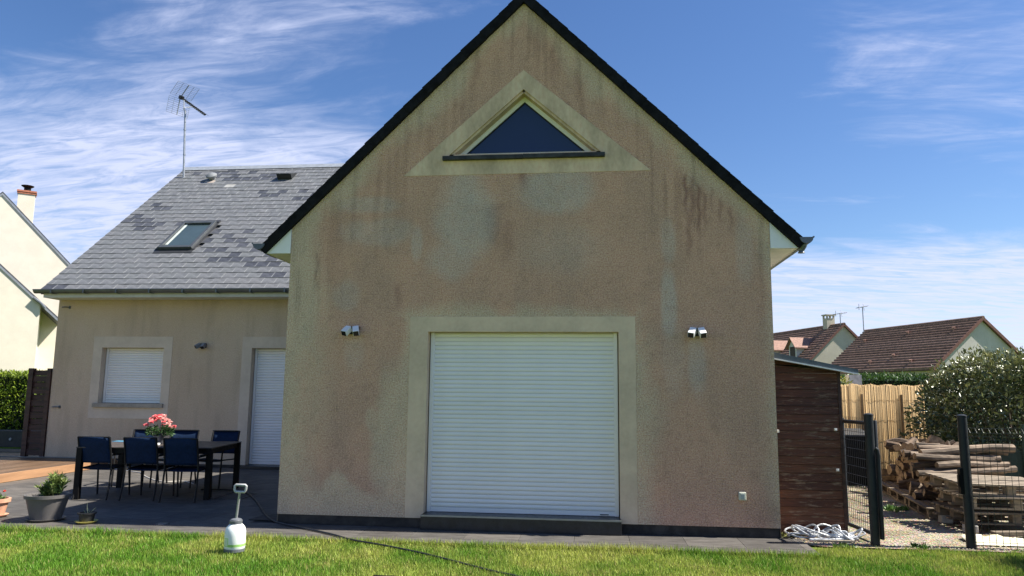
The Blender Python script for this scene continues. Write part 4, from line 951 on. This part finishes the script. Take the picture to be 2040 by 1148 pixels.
logs = [log_mesh(wr_.uniform(.42, .6), wr_.uniform(.055, .095), k % 2 == 0, k, bark_m if k % 3 else bark2) for k in range(14)]
wood_a = Vector((8.34, 1.75, 0)); wood_b = Vector((8.88, 5.15, 0)); wdv = (wood_b-wood_a); wlen = wdv.length; wd1 = wdv/wlen; wn = Vector((wd1.y, -wd1.x, 0))
for k in range(25):
    sgm = k/24; hmax = 4 if .10 < sgm < .9 else 3
    for j in range(hmax):
        p = wood_a+wd1*(sgm*wlen+wr_.uniform(-.06, .06)+(.07 if j % 2 else 0))+wn*(.24+wr_.uniform(-.14, .14)+.07*j)+Vector((0, 0, .20+j*.128+wr_.uniform(-.012, .012)))
        base_ang = math.atan2(wn.y, wn.x)
        rot = (wr_.uniform(0, 6.28), wr_.uniform(-.22, .22), base_ang+wr_.uniform(-.55, .55))
        o = link_mesh('firewood_log', logs[wr_.randrange(14)], None, p, rot); tag(o, 'short firewood log in the %s row at the %s of the heap' % (['bottom', 'second', 'third', 'fourth', 'top'][j], 'near end' if sgm < .2 else 'near middle' if sgm < .4 else 'middle' if sgm < .6 else 'far middle' if sgm < .8 else 'far end'), 'log', 'logs in the firewood heap')
for k in range(22):                                     # loose ones thrown on top
    p = wood_a+wd1*(wlen*wr_.uniform(.3, .97))+wn*wr_.uniform(.1, .6)+Vector((0, 0, .72+wr_.uniform(-.03, .10)))
    o = link_mesh('firewood_log', logs[wr_.randrange(14)], None, p, (wr_.uniform(0, 6.28), wr_.uniform(-.45, .45), wr_.uniform(0, 3.14))); tag(o, 'firewood log lying loose on top of the %s of the heap' % ('near third' if (p-wood_a).dot(wd1) < wlen*.5 else 'middle' if (p-wood_a).dot(wd1) < wlen*.75 else 'far third'), 'log', 'loose logs on the firewood heap')
longs = [log_mesh(lr_, rr2, False, 90+k, bark2 if k % 3 else bark_m) for k, (lr_, rr2) in enumerate([(1.15, .052), (1.0, .043), (1.25, .058), (.95, .038), (1.1, .048), (1.2, .045)])]
long_rows = ['bottom', 'second', 'third', 'top']
k = 0
for row, cnt_ in enumerate((6, 5, 4, 3)):
    for q in range(cnt_):
        p = (8.70+wr_.uniform(-.12, .16), 1.88+q*.115+row*.055+wr_.uniform(-.02, .02), .60+row*.088+wr_.uniform(-.012, .012))
        o = link_mesh('long_log', longs[wr_.randrange(6)], None, p, (wr_.uniform(0, 6.28), wr_.uniform(-.07, .07), wr_.uniform(-.16, .22)))
        tag(o, 'long weathered round log behind the pallets, %s from the front in the %s row' % (['first', 'second', 'third', 'fourth', 'fifth', 'sixth'][q], long_rows[row]), 'log', 'long logs on the firewood pile')
pal_m = mat('pallet_wood', (.29, .235, .175), .85, .2, 4., bump=.4, bscale=30, stretch=(.6, 5, 5)); pal_d = mat('pallet_wood_dark', (.19, .15, .11), .85, .25, 4., bump=.4, bscale=30, stretch=(.6, 5, 5))
def pallet(c, rz, label, m, tilt_=(0, 0)):
    r = empty('pallet', c, label, 'pallet', 'wooden pallets by the firewood'); r.rotation_euler = (tilt_[0], tilt_[1], rz); ORG[r.name] = Vector()
    for k in range(7):
        b = MB(); x = -.38+k*.1267; b.box(-.6, .6, x-.045, x+.045, .122, .144); b.build('deck_board', m, r)
    for k in range(3):
        b = MB(); x = -.5+k*.5; b.box(x-.05, x+.05, -.4, .4, .100, .1215); b.build('cross_board', m, r)
        for j in range(3):
            y = -.35+j*.35; b = MB(); b.box(x-.05, x+.05, y-.05, y+.05, .0225, .0995); b.build('block', m, r)
        b = MB(); y = -.35+k*.35; b.box(-.6, .6, y-.05, y+.05, 0, .022); b.build('runner', m, r)
    return r
pallet((8.70, 1.22, .425), .06, 'pale weathered pallet on top of the stack behind the wire fence', pal_m, (.04, .03))
pallet((8.78, 1.18, .265), -.04, 'middle pallet of the stack behind the wire fence', pal_m)
pallet((8.74, 1.20, .09), .03, 'lowest pallet of the stack behind the wire fence', pal_d)
for k, q in enumerate((.16, .52, .86)):
    p = wood_a+wd1*(wlen*q)+wn*.22
    pallet((p.x, p.y, -.008), math.atan2(wd1.y, wd1.x), ['pallet under the near end of the firewood heap', 'pallet under the middle of the firewood heap', 'pallet under the far end of the firewood heap'][k], pal_d)
for k, (x, y) in enumerate(((8.22, .80), (9.2, .85), (8.25, 1.5), (9.2, 1.5))):
    b = MB(); b.box(x-.07, x+.07, y-.06, y+.06, -.01, .088); o = b.build('concrete_block', mat('pale_concrete', (.50, .48, .43), .9, .12, 8., bump=.4), bevel=.015, loc=(x, y, 0)); tag(o, ['pale concrete block under the front left corner of the pallet stack', 'pale concrete block under the front right corner of the pallet stack', 'pale concrete block under the rear left corner of the pallet stack', 'pale concrete block under the rear right corner of the pallet stack'][k], 'block')
b = MB(); b.bar((8.35, .55, .03), (9.6, .70, .05), .10, .05); o = b.build('timber_plank', pal_d, loc=(9, .6, 0)); tag(o, 'brown timber plank on the ground in front of the pallets', 'plank')
b = MB(); b.bar((8.95, .60, .09), (9.8, .35, .22), .12, .028); o = b.build('leaning_plank', pal_m, loc=(9.3, .5, 0)); tag(o, 'reddish plank leaning down from the pallet stack', 'plank')
# crumpled sheet
nx, ny = 34, 16; gx, gy = np.meshgrid(np.linspace(7.88, 9.3, nx), np.linspace(-.02, .42, ny))
ed = .05*np.sin(gx*11)+.04*np.sin(gx*23); gz = .004+.075*np.abs(fbm(gx*5, gy*6, 77)-.45)*sst(0, .12, gy+.02)*2
Vv = np.stack([gx.ravel()+.1*(gy.ravel()-.2), (gy+ed*(gy > .3)).ravel(), gz.ravel()], 1); i = (np.arange(ny-1)[:, None]*nx+np.arange(nx-1)[None]).ravel(); Fv = np.stack([i, i+1, i+nx+1, i+nx], 1)
o = np_obj('plastic_sheet', Vv, Fv, mat('yellowed_sheet', (.74, .70, .52), .5, .1, 5., col2=None), smooth=True, loc=(8.5, .2, 0)); md = o.modifiers.new('thick', 'SOLIDIFY'); md.thickness = .003
tag(o, 'crumpled yellowish white plastic sheet on the ground behind the wire fence', 'sheet')
# black bin behind the heap
bn = empty('black_bin', (8.2, 5.7, 0), 'black lidded bin standing before the reed screen', 'bin')
b = MB(); b.box(7.75, 8.70, 5.40, 5.95, -.01, .86); b.build('body', alu, bn, bevel=.02); b = MB(); b.prism([(7.70, 5.34, .865), (8.76, 5.34, .865), (8.76, 5.99, .955), (7.70, 5.99, .955)], (0, 0, .025)); b.build('lid', mat('bin_lid', (.05, .055, .06), .4, .08), bn)

# reed screen
rd = empty('reed_screen', (9.4, 6.6, 0), 'straw coloured reed screen fence behind the firewood', 'fence')
R = np.random.default_rng(22); ra, rb = np.array([8.0, 6.25]), np.array([10.5, 7.35])
for pnl in range(3):
    n = 480; s_ = (pnl+R.random(n))/3; jit = R.normal(0, .012, n); x = ra[0]+(rb[0]-ra[0])*s_+jit*.35; y = ra[1]+(rb[1]-ra[1])*s_+jit
    h = 1.80+R.normal(0, .008, n)+.012*np.sin(s_*40); r_ = R.uniform(.004, .0075, n); lean = R.normal(0, .004, n)
    V = np.empty((n, 8, 3))
    for k in range(4):
        a = k*1.5708; V[:, k] = np.stack([x+r_*np.cos(a), y+r_*np.sin(a), np.zeros(n)], 1); V[:, 4+k] = np.stack([x+lean+r_*np.cos(a), y+r_*np.sin(a), h], 1)
    F = np.array([(0, 1, 5, 4), (1, 2, 6, 5), (2, 3, 7, 6), (3, 0, 4, 7), (4, 5, 6, 7)])[None]+np.arange(n)[:, None, None]*8
    t = np.repeat(np.array([.53, .375, .19])*R.uniform(.72, 1.12, (n, 1)), 8, axis=0)
    tag(np_obj('reed_panel', V.reshape(-1, 3), F.reshape(-1, 4), attr_mat('reed_%d' % pnl, .7, speck=.2, sscale=60), t, rd), kind='stuff')
b = MB(); b.prism([(ra[0], ra[1]+.03, 0), (rb[0], rb[1]+.03, 0), (rb[0], rb[1]+.03, 1.775), (ra[0], ra[1]+.03, 1.775)], (0, .01, 0)); b.build('backing', mat('reed_shadow', (.36, .26, .13), .9, .2, 20, stretch=(8, 8, .5)), rd)
for z in (.3, .7, 1.1, 1.5):
    b = MB(); b.tube([(ra[0], ra[1]-.03, z), (rb[0], rb[1]-.03, z+.01)], .003, 4); b.build('binding_wire', mat('brown_wire', (.10, .07, .04), .7), rd)
for q in (.42, .78):
    b = MB(); p = ra+(rb-ra)*q; b.box(p[0]-.018, p[0]+.018, p[1]-.065, p[1]-.035, 0, 1.62); b.build('post', mat('reed_post', (.36, .24, .12), .8, .15), rd)

# ------------------------------------------------------------------ hedges and shrubs
def foliage_shell(c, r, n, size, width, R, power=2.2, tint=(.05, .09, .03), tip=(.2, .22, .08), tipz=.75, noise=.22, outward=.55):
    """leaves through the outer volume of a superellipsoid with a lumpy outline"""
    v = R.normal(size=(n, 3)); v /= np.linalg.norm(v, axis=1, keepdims=True)
    q = (np.abs(v)**power).sum(1)**(-1/power); lump = 1+noise*(fbm(v[:, 0]*3+5, v[:, 1]*3+v[:, 2]*4, 3, 4)-.5)*2
    depth = R.random(n)**.6; rad = q*lump*(.62+.38*depth)
    p = np.array(c)+v*rad[:, None]*np.array(r)
    d = v*outward+R.normal(size=(n, 3))*.6+np.array([0, 0, .25])
    k = p[:, 2] > .02; p, d, depth, v = p[k], d[k], depth[k], v[k]; n = len(p)
    V, F = leaf_cloud(p, d, size*R.uniform(.7, 1.25, n), width*R.uniform(.7, 1.25, n), R)
    tz = np.clip((v[:, 2]*.6+.4)*depth+R.normal(0, .22, n)-tipz+.5, 0, 1)[:, None]  # paler upper, outer leaves: sunlit highlights and dark interior painted into the tint
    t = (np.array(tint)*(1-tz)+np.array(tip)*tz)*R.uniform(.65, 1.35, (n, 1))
    return V, F, np.repeat(t, 4, axis=0)
R = np.random.default_rng(31)
glossy_leaf = attr_mat('glossy_leaf', .33, speck=0, spec=.6, trans=.12)
sh_ = empty('evergreen_shrub', (11.3, 5.6, 0), 'large glossy leaved evergreen shrub behind the firewood', 'shrub')
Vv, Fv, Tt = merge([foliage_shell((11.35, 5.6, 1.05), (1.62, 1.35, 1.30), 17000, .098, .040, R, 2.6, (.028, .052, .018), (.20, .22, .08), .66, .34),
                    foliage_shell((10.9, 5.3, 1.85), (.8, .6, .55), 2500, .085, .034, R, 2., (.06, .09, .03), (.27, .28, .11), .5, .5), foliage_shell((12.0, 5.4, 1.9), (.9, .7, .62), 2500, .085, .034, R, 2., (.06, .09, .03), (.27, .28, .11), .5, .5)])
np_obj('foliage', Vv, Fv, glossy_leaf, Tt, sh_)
b = MB(); rs_ = random.Random(8)
for k in range(16):
    a = rs_.uniform(0, 6.28); q = rs_.uniform(.3, 1.2); b.tube([(11.3+.15*math.cos(a), 5.6+.15*math.sin(a), 0), (11.3+q*.5*math.cos(a), 5.6+q*.5*math.sin(a), .8), (11.3+q*math.cos(a), 5.6+q*.9*math.sin(a), 1.3+rs_.uniform(.2, 1.25))], [.025, .016, .004], 6)
tag(b.build('branches', mat('branch_bark', (.09, .07, .05), .9, .2), sh_), kind='stuff')
b = MB()
hl = [(10.15, 5.0, .9, 0, 0)]
def box_hedge(name, label, x0, x1, y0, y1, h, n, tint, tip, sz, rz=0):
    r = empty(name, ((x0+x1)/2, (y0+y1)/2, 0), label, 'hedge')
    b = MB(); b.box(x0+.12, x1-.12, y0+.12, y1-.12, 0, h-.12); b.build('inner_mass', mat('hedge_core', (.012, .020, .008), 1., .3, 8, bump=.8), r)
    a1, a2, a3 = (x1-x0)*h, (x1-x0)*(y1-y0), (y1-y0)*h; tot = 2*a1+a2+2*a3; n1, n2, n3 = int(n*2*a1/tot), int(n*a2/tot), int(n*2*a3/tot)
    f = R.random(n1) < .78
    p = [np.stack([R.uniform(x0, x1, n1), np.where(f, y0, y1), R.uniform(0, h, n1)], 1), np.stack([R.uniform(x0, x1, n2), R.uniform(y0, y1, n2), np.full(n2, h)], 1), np.stack([np.where(R.random(n3) < .5, x0, x1), R.uniform(y0, y1, n3), R.uniform(0, h, n3)], 1)]
    d = [np.stack([np.zeros(n1), np.where(f, -1., 1.), np.full(n1, .6)], 1), np.tile([0, 0, 1.], (n2, 1)), np.stack([np.where(p[2][:, 0] < (x0+x1)/2, -1., 1.), np.zeros(n3), np.full(n3, .6)], 1)]
    p = np.concatenate(p); d = np.concatenate(d); nn = len(p)
    p = p-d*R.uniform(0, .16, (nn, 1))+R.normal(0, .02, (nn, 3)); p[:, 2] = np.maximum(p[:, 2], .02)
    V, F = leaf_cloud(p, d+R.normal(0, .55, (nn, 3)), sz*R.uniform(.7, 1.3, nn), sz*.36*R.uniform(.7, 1.3, nn), R)
    tz = np.clip(R.normal(.35, .25, nn)+.5*(p[:, 2] > h-.1), 0, 1)[:, None]; t = (np.array(tint)*(1-tz)+np.array(tip)*tz)*R.uniform(.7, 1.3, (nn, 1))
    np_obj('foliage', V, F, leaf_m, np.repeat(t, 4, axis=0), r)
    return r
box_hedge('clipped_hedge', 'clipped bright green hedge left of the wooden screen', -16.6, -9.6, 10.95, 12.05, 2.0, 18000, (.075, .145, .018), (.26, .34, .035), .11).rotation_euler = (0, 0, .50)
box_hedge('clipped_hedge', 'dark clipped conifer hedge below the tiled roof beyond the reed screen', 9.9, 14.5, 10.0, 11.0, 2.08, 9000, (.018, .045, .014), (.05, .11, .025), .11)
cr = empty('golden_shrub', (8.9, 7.6, 0), 'yellow green shrub showing between the shed and reed screen', 'shrub')
Vv, Fv, Tt = foliage_shell((9.0, 7.7, 1.0), (.35, .35, 1.05), 1600, .07, .03, R, 2., (.13, .17, .03), (.33, .34, .06)); np_obj('foliage', Vv, Fv, leaf_m, Tt, cr)
b = MB(); b.tube([(9, 7.7, 0), (9, 7.7, 1.7)], [.03, .01], 6); b.build('trunk', mat('branch_bark', (.09, .07, .05)), cr)
# weeds on the gravel and at the wall foot
def weed(x, y, n, size, label, tint=(.07, .15, .03)):
    r = empty('weed', (x, y, 0), label, 'weed'); V, F, T = merge([rosette(r, (x+R.normal(0, size*1.2), y+R.normal(0, size), -.01), 9, size, size*.28, .01, tint) for _ in range(n)])
    np_obj('leaves', V, F, leaf_m, T, r)
weed(7.95, 2.55, 16, .09, 'low green weed patch on the gravel before the firewood'); weed(7.25, -.20, 8, .06, 'weed tuft at the lawn edge inside the gateway'); weed(5.93, .16, 4, .08, 'thin weed beside the right foot of the gable', (.18, .19, .05)); weed(6.45, -.28, 10, .05, 'weed tuft between paving end and gate', (.10, .17, .03))
# green screen fence
gf = empty('green_fence', (10.6, 3.8, 0), 'green wire fence with opaque green sheeting at the right edge', 'fence')
gga, ggb = Vector((9.75, 4.25, 0)), Vector((12.4, 3.35, 0))
grn = mat('green_sheet', (.010, .035, .028), .55, .2, 3., stretch=(1, 1, .3)); grp = mat('green_paint', (.012, .045, .032), .45, .1)
b = MB(); b.bar(gga+Vector((0, 0, .37)), ggb+Vector((0, 0, .37)), .012, .74); b.build('sheeting', grn, gf)
tag(mesh_panel(gga+Vector((0, -.02, 0)), ggb+Vector((0, -.02, 0)), .75, .90, .06, .05).build('wire_mesh', grp, gf), kind='stuff')
for q in (.0, .30, .98):
    p = gga+(ggb-gga)*q; b = MB(); b.tube([p+Vector((0, -.05, 0)), p+Vector((0, -.05, 1.16))], .028, 8); b.build('post', grp, gf)
# whitewashed pillar
pl = empty('white_pillar', (9.66, 9.0, 0), 'narrow whitewashed pillar between the shed roof and the dark hedge', 'pillar')
b = MB(); b.box(9.60, 9.74, 8.9, 9.05, 0, 1.82); b.build('shaft', mat('whitewash', (.62, .62, .62), .9, .15, 8.), pl); b = MB(); b.box(9.54, 9.82, 8.86, 9.10, 1.83, 2.06); b.build('cap', mat('whitewash', (.6, .6, .6)), pl)

# ------------------------------------------------------------------ neighbouring houses
cream_w = mat('cream_house', (.66, .61, .52), .9, .03, 2., bump=.1); slate_r = mat('roof_dark', (.06, .066, .08), .5, .15)
LA = math.radians(38); lp = Vector((-17.028, 17, 0)); lt = Vector((math.cos(LA), math.sin(LA), 0)); ld = Vector((-math.sin(LA), math.cos(LA), 0))
def lpt(u, v, z): return lp+lt*u+ld*v+Vector((0, 0, z))
ln = empty('neighbour_house', lp, 'cream rendered neighbour house with two slate roofed gables and chimney', 'house')
b = MB(); b.prism([lpt(0, 0, 0), lpt(0, 0, 4.71), lpt(-3.6, 0, 8.10), lpt(-7.2, 0, 4.71), lpt(-7.2, 0, 0)], ld*5); b.build('front_wall', cream_w, ln)
b = MB(); b.prism([lpt(3.2, 3, 0), lpt(3.2, 3, 4.24), lpt(-1.73, 3, 9.41), lpt(-6.6, 3, 4.24), lpt(-6.6, 3, 0)], ld*9); b.build('main_wall', cream_w, ln)
for nm, au, az, bu, bz, v0, vl in (('front_roof', -3.6, 8.10, .62, 4.13, -.012, 5.0), ('main_roof', -1.73, 9.41, 3.6, 3.82, 2.988, 9.3), ('front_roof', -3.6, 8.10, -7.6, 4.33, -.012, 5.0), ('main_roof', -1.73, 9.41, -7.0, 3.82, 2.988, 9.3)):
    b = MB(); b.prism([lpt(au, v0, az+.012), lpt(bu, v0, bz+.012), lpt(bu, v0, bz+.11), lpt(au, v0, az+.11)], ld*vl); rf = b.build(nm, slate_r, ln)
    b = MB(); b.prism([lpt(au, v0-.02, az-.05), lpt(bu, v0-.02, bz-.05), lpt(bu, v0-.02, bz+.045), lpt(au, v0-.02, az+.045)], ld*.012); b.build('verge_board', mat('verge_grey', (.22, .24, .28), .5, .08), rf)
b = MB(); b.tube([lpt(-.25, -.1, 4.93), lpt(.0, -.1, 4.74), lpt(.15, -.1, 4.56)], .06, 8); b.build('gutter_end', zinc, ln)
b = MB(); b.prism([lpt(-1.22, 3.3, 8.6), lpt(-.62, 3.3, 8.0), lpt(-.62, 3.3, 9.60), lpt(-1.22, 3.3, 9.60)], ld*.5); chm = b.build('chimney', cream_w, ln)
b = MB()
for z0, z1, ex_ in ((9.605, 9.68, .03), (9.682, 9.75, .05)): b.prism([lpt(-1.22-ex_, 3.3-ex_, z0), lpt(-.62+ex_, 3.3-ex_, z0), lpt(-.62+ex_, 3.3-ex_, z1), lpt(-1.22-ex_, 3.3-ex_, z1)], ld*(.5+2*ex_))
b.build('chimney_crown', mat('red_brick', (.42, .15, .09), .85, .15, 12.), chm)
b = MB(); cc_ = lpt(-.92, 3.55, 0); b.lathe([(.13, 9.752), (.13, 9.90), (.10, 9.902)], cc_, 14); b.lathe([(.15, 9.93), (.24, 9.99), (.24, 10.005), (.10, 10.01)], cc_, 14); b.lathe([(.11, 9.90), (.11, 9.94)], cc_, 14); b.build('chimney_cowl', alu, chm)

tile_r = [mat('roof_tile_%d' % i, c, .85, .2, 5., bump=.3, bscale=14) for i, c in enumerate([(.215, .128, .098), (.195, .112, .085), (.235, .142, .112), (.06, .030, .022)])]
def tiled_house(loc, ang, length, half, ez, rz_, wall_m, label, rows, wallc=None):
    """ridge runs along local +y from the gable at y=0; courses of roof tile are meshes of their own"""
    r = empty('tiled_house', loc, label, 'house'); r.rotation_euler = (0, 0, ang); ORG[r.name] = Vector()
    b = MB(); b.prism([(-half, 0, 0), (half, 0, 0), (half, 0, ez), (0, 0, rz_), (-half, 0, ez)], (0, length, 0)); b.build('wall', wall_m, r)
    k = (rz_-ez)/half; ovh = .35; nrm_l = math.hypot(1, k)
    b = MB(); b.prism([(-half-ovh, -.12, ez-ovh*k+.02), (0, -.12, rz_+.02), (half+ovh, -.12, ez-ovh*k+.02), (half+ovh, -.12, ez-ovh*k+.09), (0, -.12, rz_+.09), (-half-ovh, -.12, ez-ovh*k+.09)], (0, length+.24, 0)); rf = b.build('roof', tile_r[3], r)
    for s_ in (-1, 1):
        for q in range(rows):
            t0, t1 = q/rows, (q+1)/rows; x0 = -(half+ovh)*(1-t0); x1 = -(half+ovh)*(1-t1); z0 = rz_+k*x0+.09; z1 = rz_+k*x1+.09
            b = MB(); b.prism([(x0*-s_, -.16, z0-.02), (x0*-s_, -.16, z0+.155), (x1*-s_, -.16, z1+.03), (x1*-s_, -.16, z1+.005)], (0, length+.30, 0)); b.build('tile_course', random.choice(tile_r[:3]), rf)
    for s_ in (-1, 1):
        b = MB(); b.prism([(0, -.20, rz_-.02), (s_*(half+ovh), -.20, ez-ovh*k-.02), (s_*(half+ovh), -.20, ez-ovh*k+.2), (0, -.20, rz_+.2)], (0, .12, 0)); b.build('verge_tiles', mat('verge_tile', (.16, .07, .055), .8, .2, 9), rf)
    b = MB(); b.tube([(0, -.2, rz_+.13), (0, length+.15, rz_+.13)], .11, 8); b.build('ridge_tiles', tile_r[0], rf)
    return r, rf
h1, h1r = tiled_house((26.96, 38.55, 0), math.radians(18.4), 10.3, 3.35, 3.38, 6.20, mat('pale_grey_render', (.50, .475, .45), .9, .06, 1.2, stretch=(1, 1, .4)), 'pale gabled house with brown tiled roof behind the large shrub', 18)
for (y, t) in ((1.2, .22), (5.2, .2), (2.2, .86), (6.0, .84), (4.3, .72), (9.0, .3)):
    x = -3.7*t; z = 6.20+(6.20-3.38)/3.35*x+.13; b = MB(); b.tube([(x, y, z), (x-.04, y, z+.16)], .075, 8); b.tube([(x-.04, y, z+.16), (x-.05, y, z+.20)], .10, 8); b.build('vent_tile', mat('vent_pink', (.36, .20, .16), .8), h1r)
h2, h2r = tiled_house((23.45, 52.5, 0), math.radians(16), 10.5, 4.0, 3.4, 7.10, mat('beige_render', (.50, .46, .37), .9, .05, 1.2), 'beige house with brown tiled roof and two dormers beyond the shed', 20)
dor_m = tile_r[2]
for y in (2.6, 6.3):
    k2 = (7.10-3.4)/4.0; xf = -2.9; zf = 7.10+k2*xf
    b = MB(); b.prism([(xf, y-.55, zf), (xf, y-.55, zf+1.15), (xf, y, zf+1.75), (xf, y+.55, zf+1.15), (xf, y+.55, zf)], (1.6, 0, 0)); dm = b.build('dormer', mat('white_dormer', (.60, .58, .54), .8, .05), h2r)
    for s_ in (-1, 1):
        b = MB(); b.prism([(xf-.25, y+s_*.78, zf+.92), (xf-.25, y, zf+1.78), (xf-.25, y, zf+1.88), (xf-.25, y+s_*.78, zf+1.02)], (2.1, 0, 0)); b.build('dormer_roof', mat('dormer_tile', (.30, .17, .13), .8, .15, 8.), dm)
    b = MB(); b.box(xf-.02, xf-.002, y-.38, y+.38, zf+.10, zf+1.1); b.build('shuttered_window', mat('brown_shutter', (.045, .028, .022), .7), dm)
b = MB(); b.box(-.35, .35, 1.6, 2.2, 6.4, 7.85); c2 = b.build('chimney', mat('beige_render', (.5, .46, .37)), h2); b = MB(); b.box(-.42, .42, 1.53, 2.27, 8.08, 8.17); [b.box(x, x+.12, y, y+.12, 7.851, 8.08) for x in (-.35, .23) for y in (1.6, 2.08)]; b.build('chimney_cap', mat('pale_concrete', (.5, .48, .43)), c2)
def far_aerial(loc, h, label, w):
    r = empty('rooftop_aerial', loc, label, 'aerial'); L = Vector(loc)
    b = MB(); b.tube([L, L+Vector((0, 0, h))], .035, 6); b.build('mast', an_m, r)
    b = MB(); b.tube([L+Vector((-w, 0, h-.05)), L+Vector((w, .2, h+.12))], .03, 5)
    for k in range(7): q = L+Vector((-w+2*w*k/6, .2*k/6, h-.05+.17*k/6)); b.tube([q+Vector((-.03, -.25, 0)), q+Vector((.03, .25, 0))], .018, 4)
    b.build('crossarm', an_m, r)
    b = MB(); b.tube([L+Vector((w*.2, -.1, h-.25)), L+Vector((w*.2, .1, h+.3))], .02, 4); b.tube([L+Vector((-w*.6, 0, h-.2)), L+Vector((-w*.6, 0, h+.25))], .02, 4); b.build('elements', an_m, r)
far_aerial((23.3, 52.6, 6.9), 1.15, 'flat aerial on the ridge of the beige house with dormers', .55)
far_aerial((23.45, 48.0, 6.2), 1.85, 'tall thin aerial at the far end of the pale gabled house', .42)

# black planter beyond the deck at the left edge
bp = empty('black_planter', (-10.4, 8.8, 0), 'long black planter box in front of the clipped hedge', 'planter')
b = MB(); b.box(-12.2, -8.9, 8.6, 9.1, .10, .50); b.build('box', mat('planter_black', (.012, .015, .020), .6, .1), bp, bevel=.01)
b = MB(); b.tube([(-10.72, 8.598, .30), (-10.72, 8.585, .30)], .035, 14); b.build('drain_plug', mat('plug_grey', (.35, .35, .34), .7), bp)
b = MB(); b.bar((-12.0, 8.45, .04), (-9.0, 8.40, .05), .12, .05); o = b.build('grey_timber', pal_m, loc=(-10.5, 8.4, 0)); tag(o, 'grey weathered timber on the ground in front of the black planter', 'timber')
b = MB(); b.bar((-11.6, 8.1, .02), (-9.3, 8.2, .02), .16, .05); o = b.build('grey_timber', pal_d, loc=(-10.5, 8.1, 0)); tag(o, 'dark weathered timber lying beyond the wooden deck', 'timber')

# hedge just outside the frame at the right, whose shadow falls over the corner of the lawn
box_hedge('clipped_hedge', 'tall clipped hedge bounding the lawn at the far right', 9.35, 10.3, -6.0, -.45, 2.25, 7000, (.03, .07, .02), (.10, .16, .04), .12)
b = MB(); b.box(1.90, 2.10, -2.50, -2.36, -.02, .02); o = b.build('garden_tray', alu, bevel=.01, loc=(2, -2.4, 0)); tag(o, 'small black tray lying in the grass at the bottom edge', 'tray')
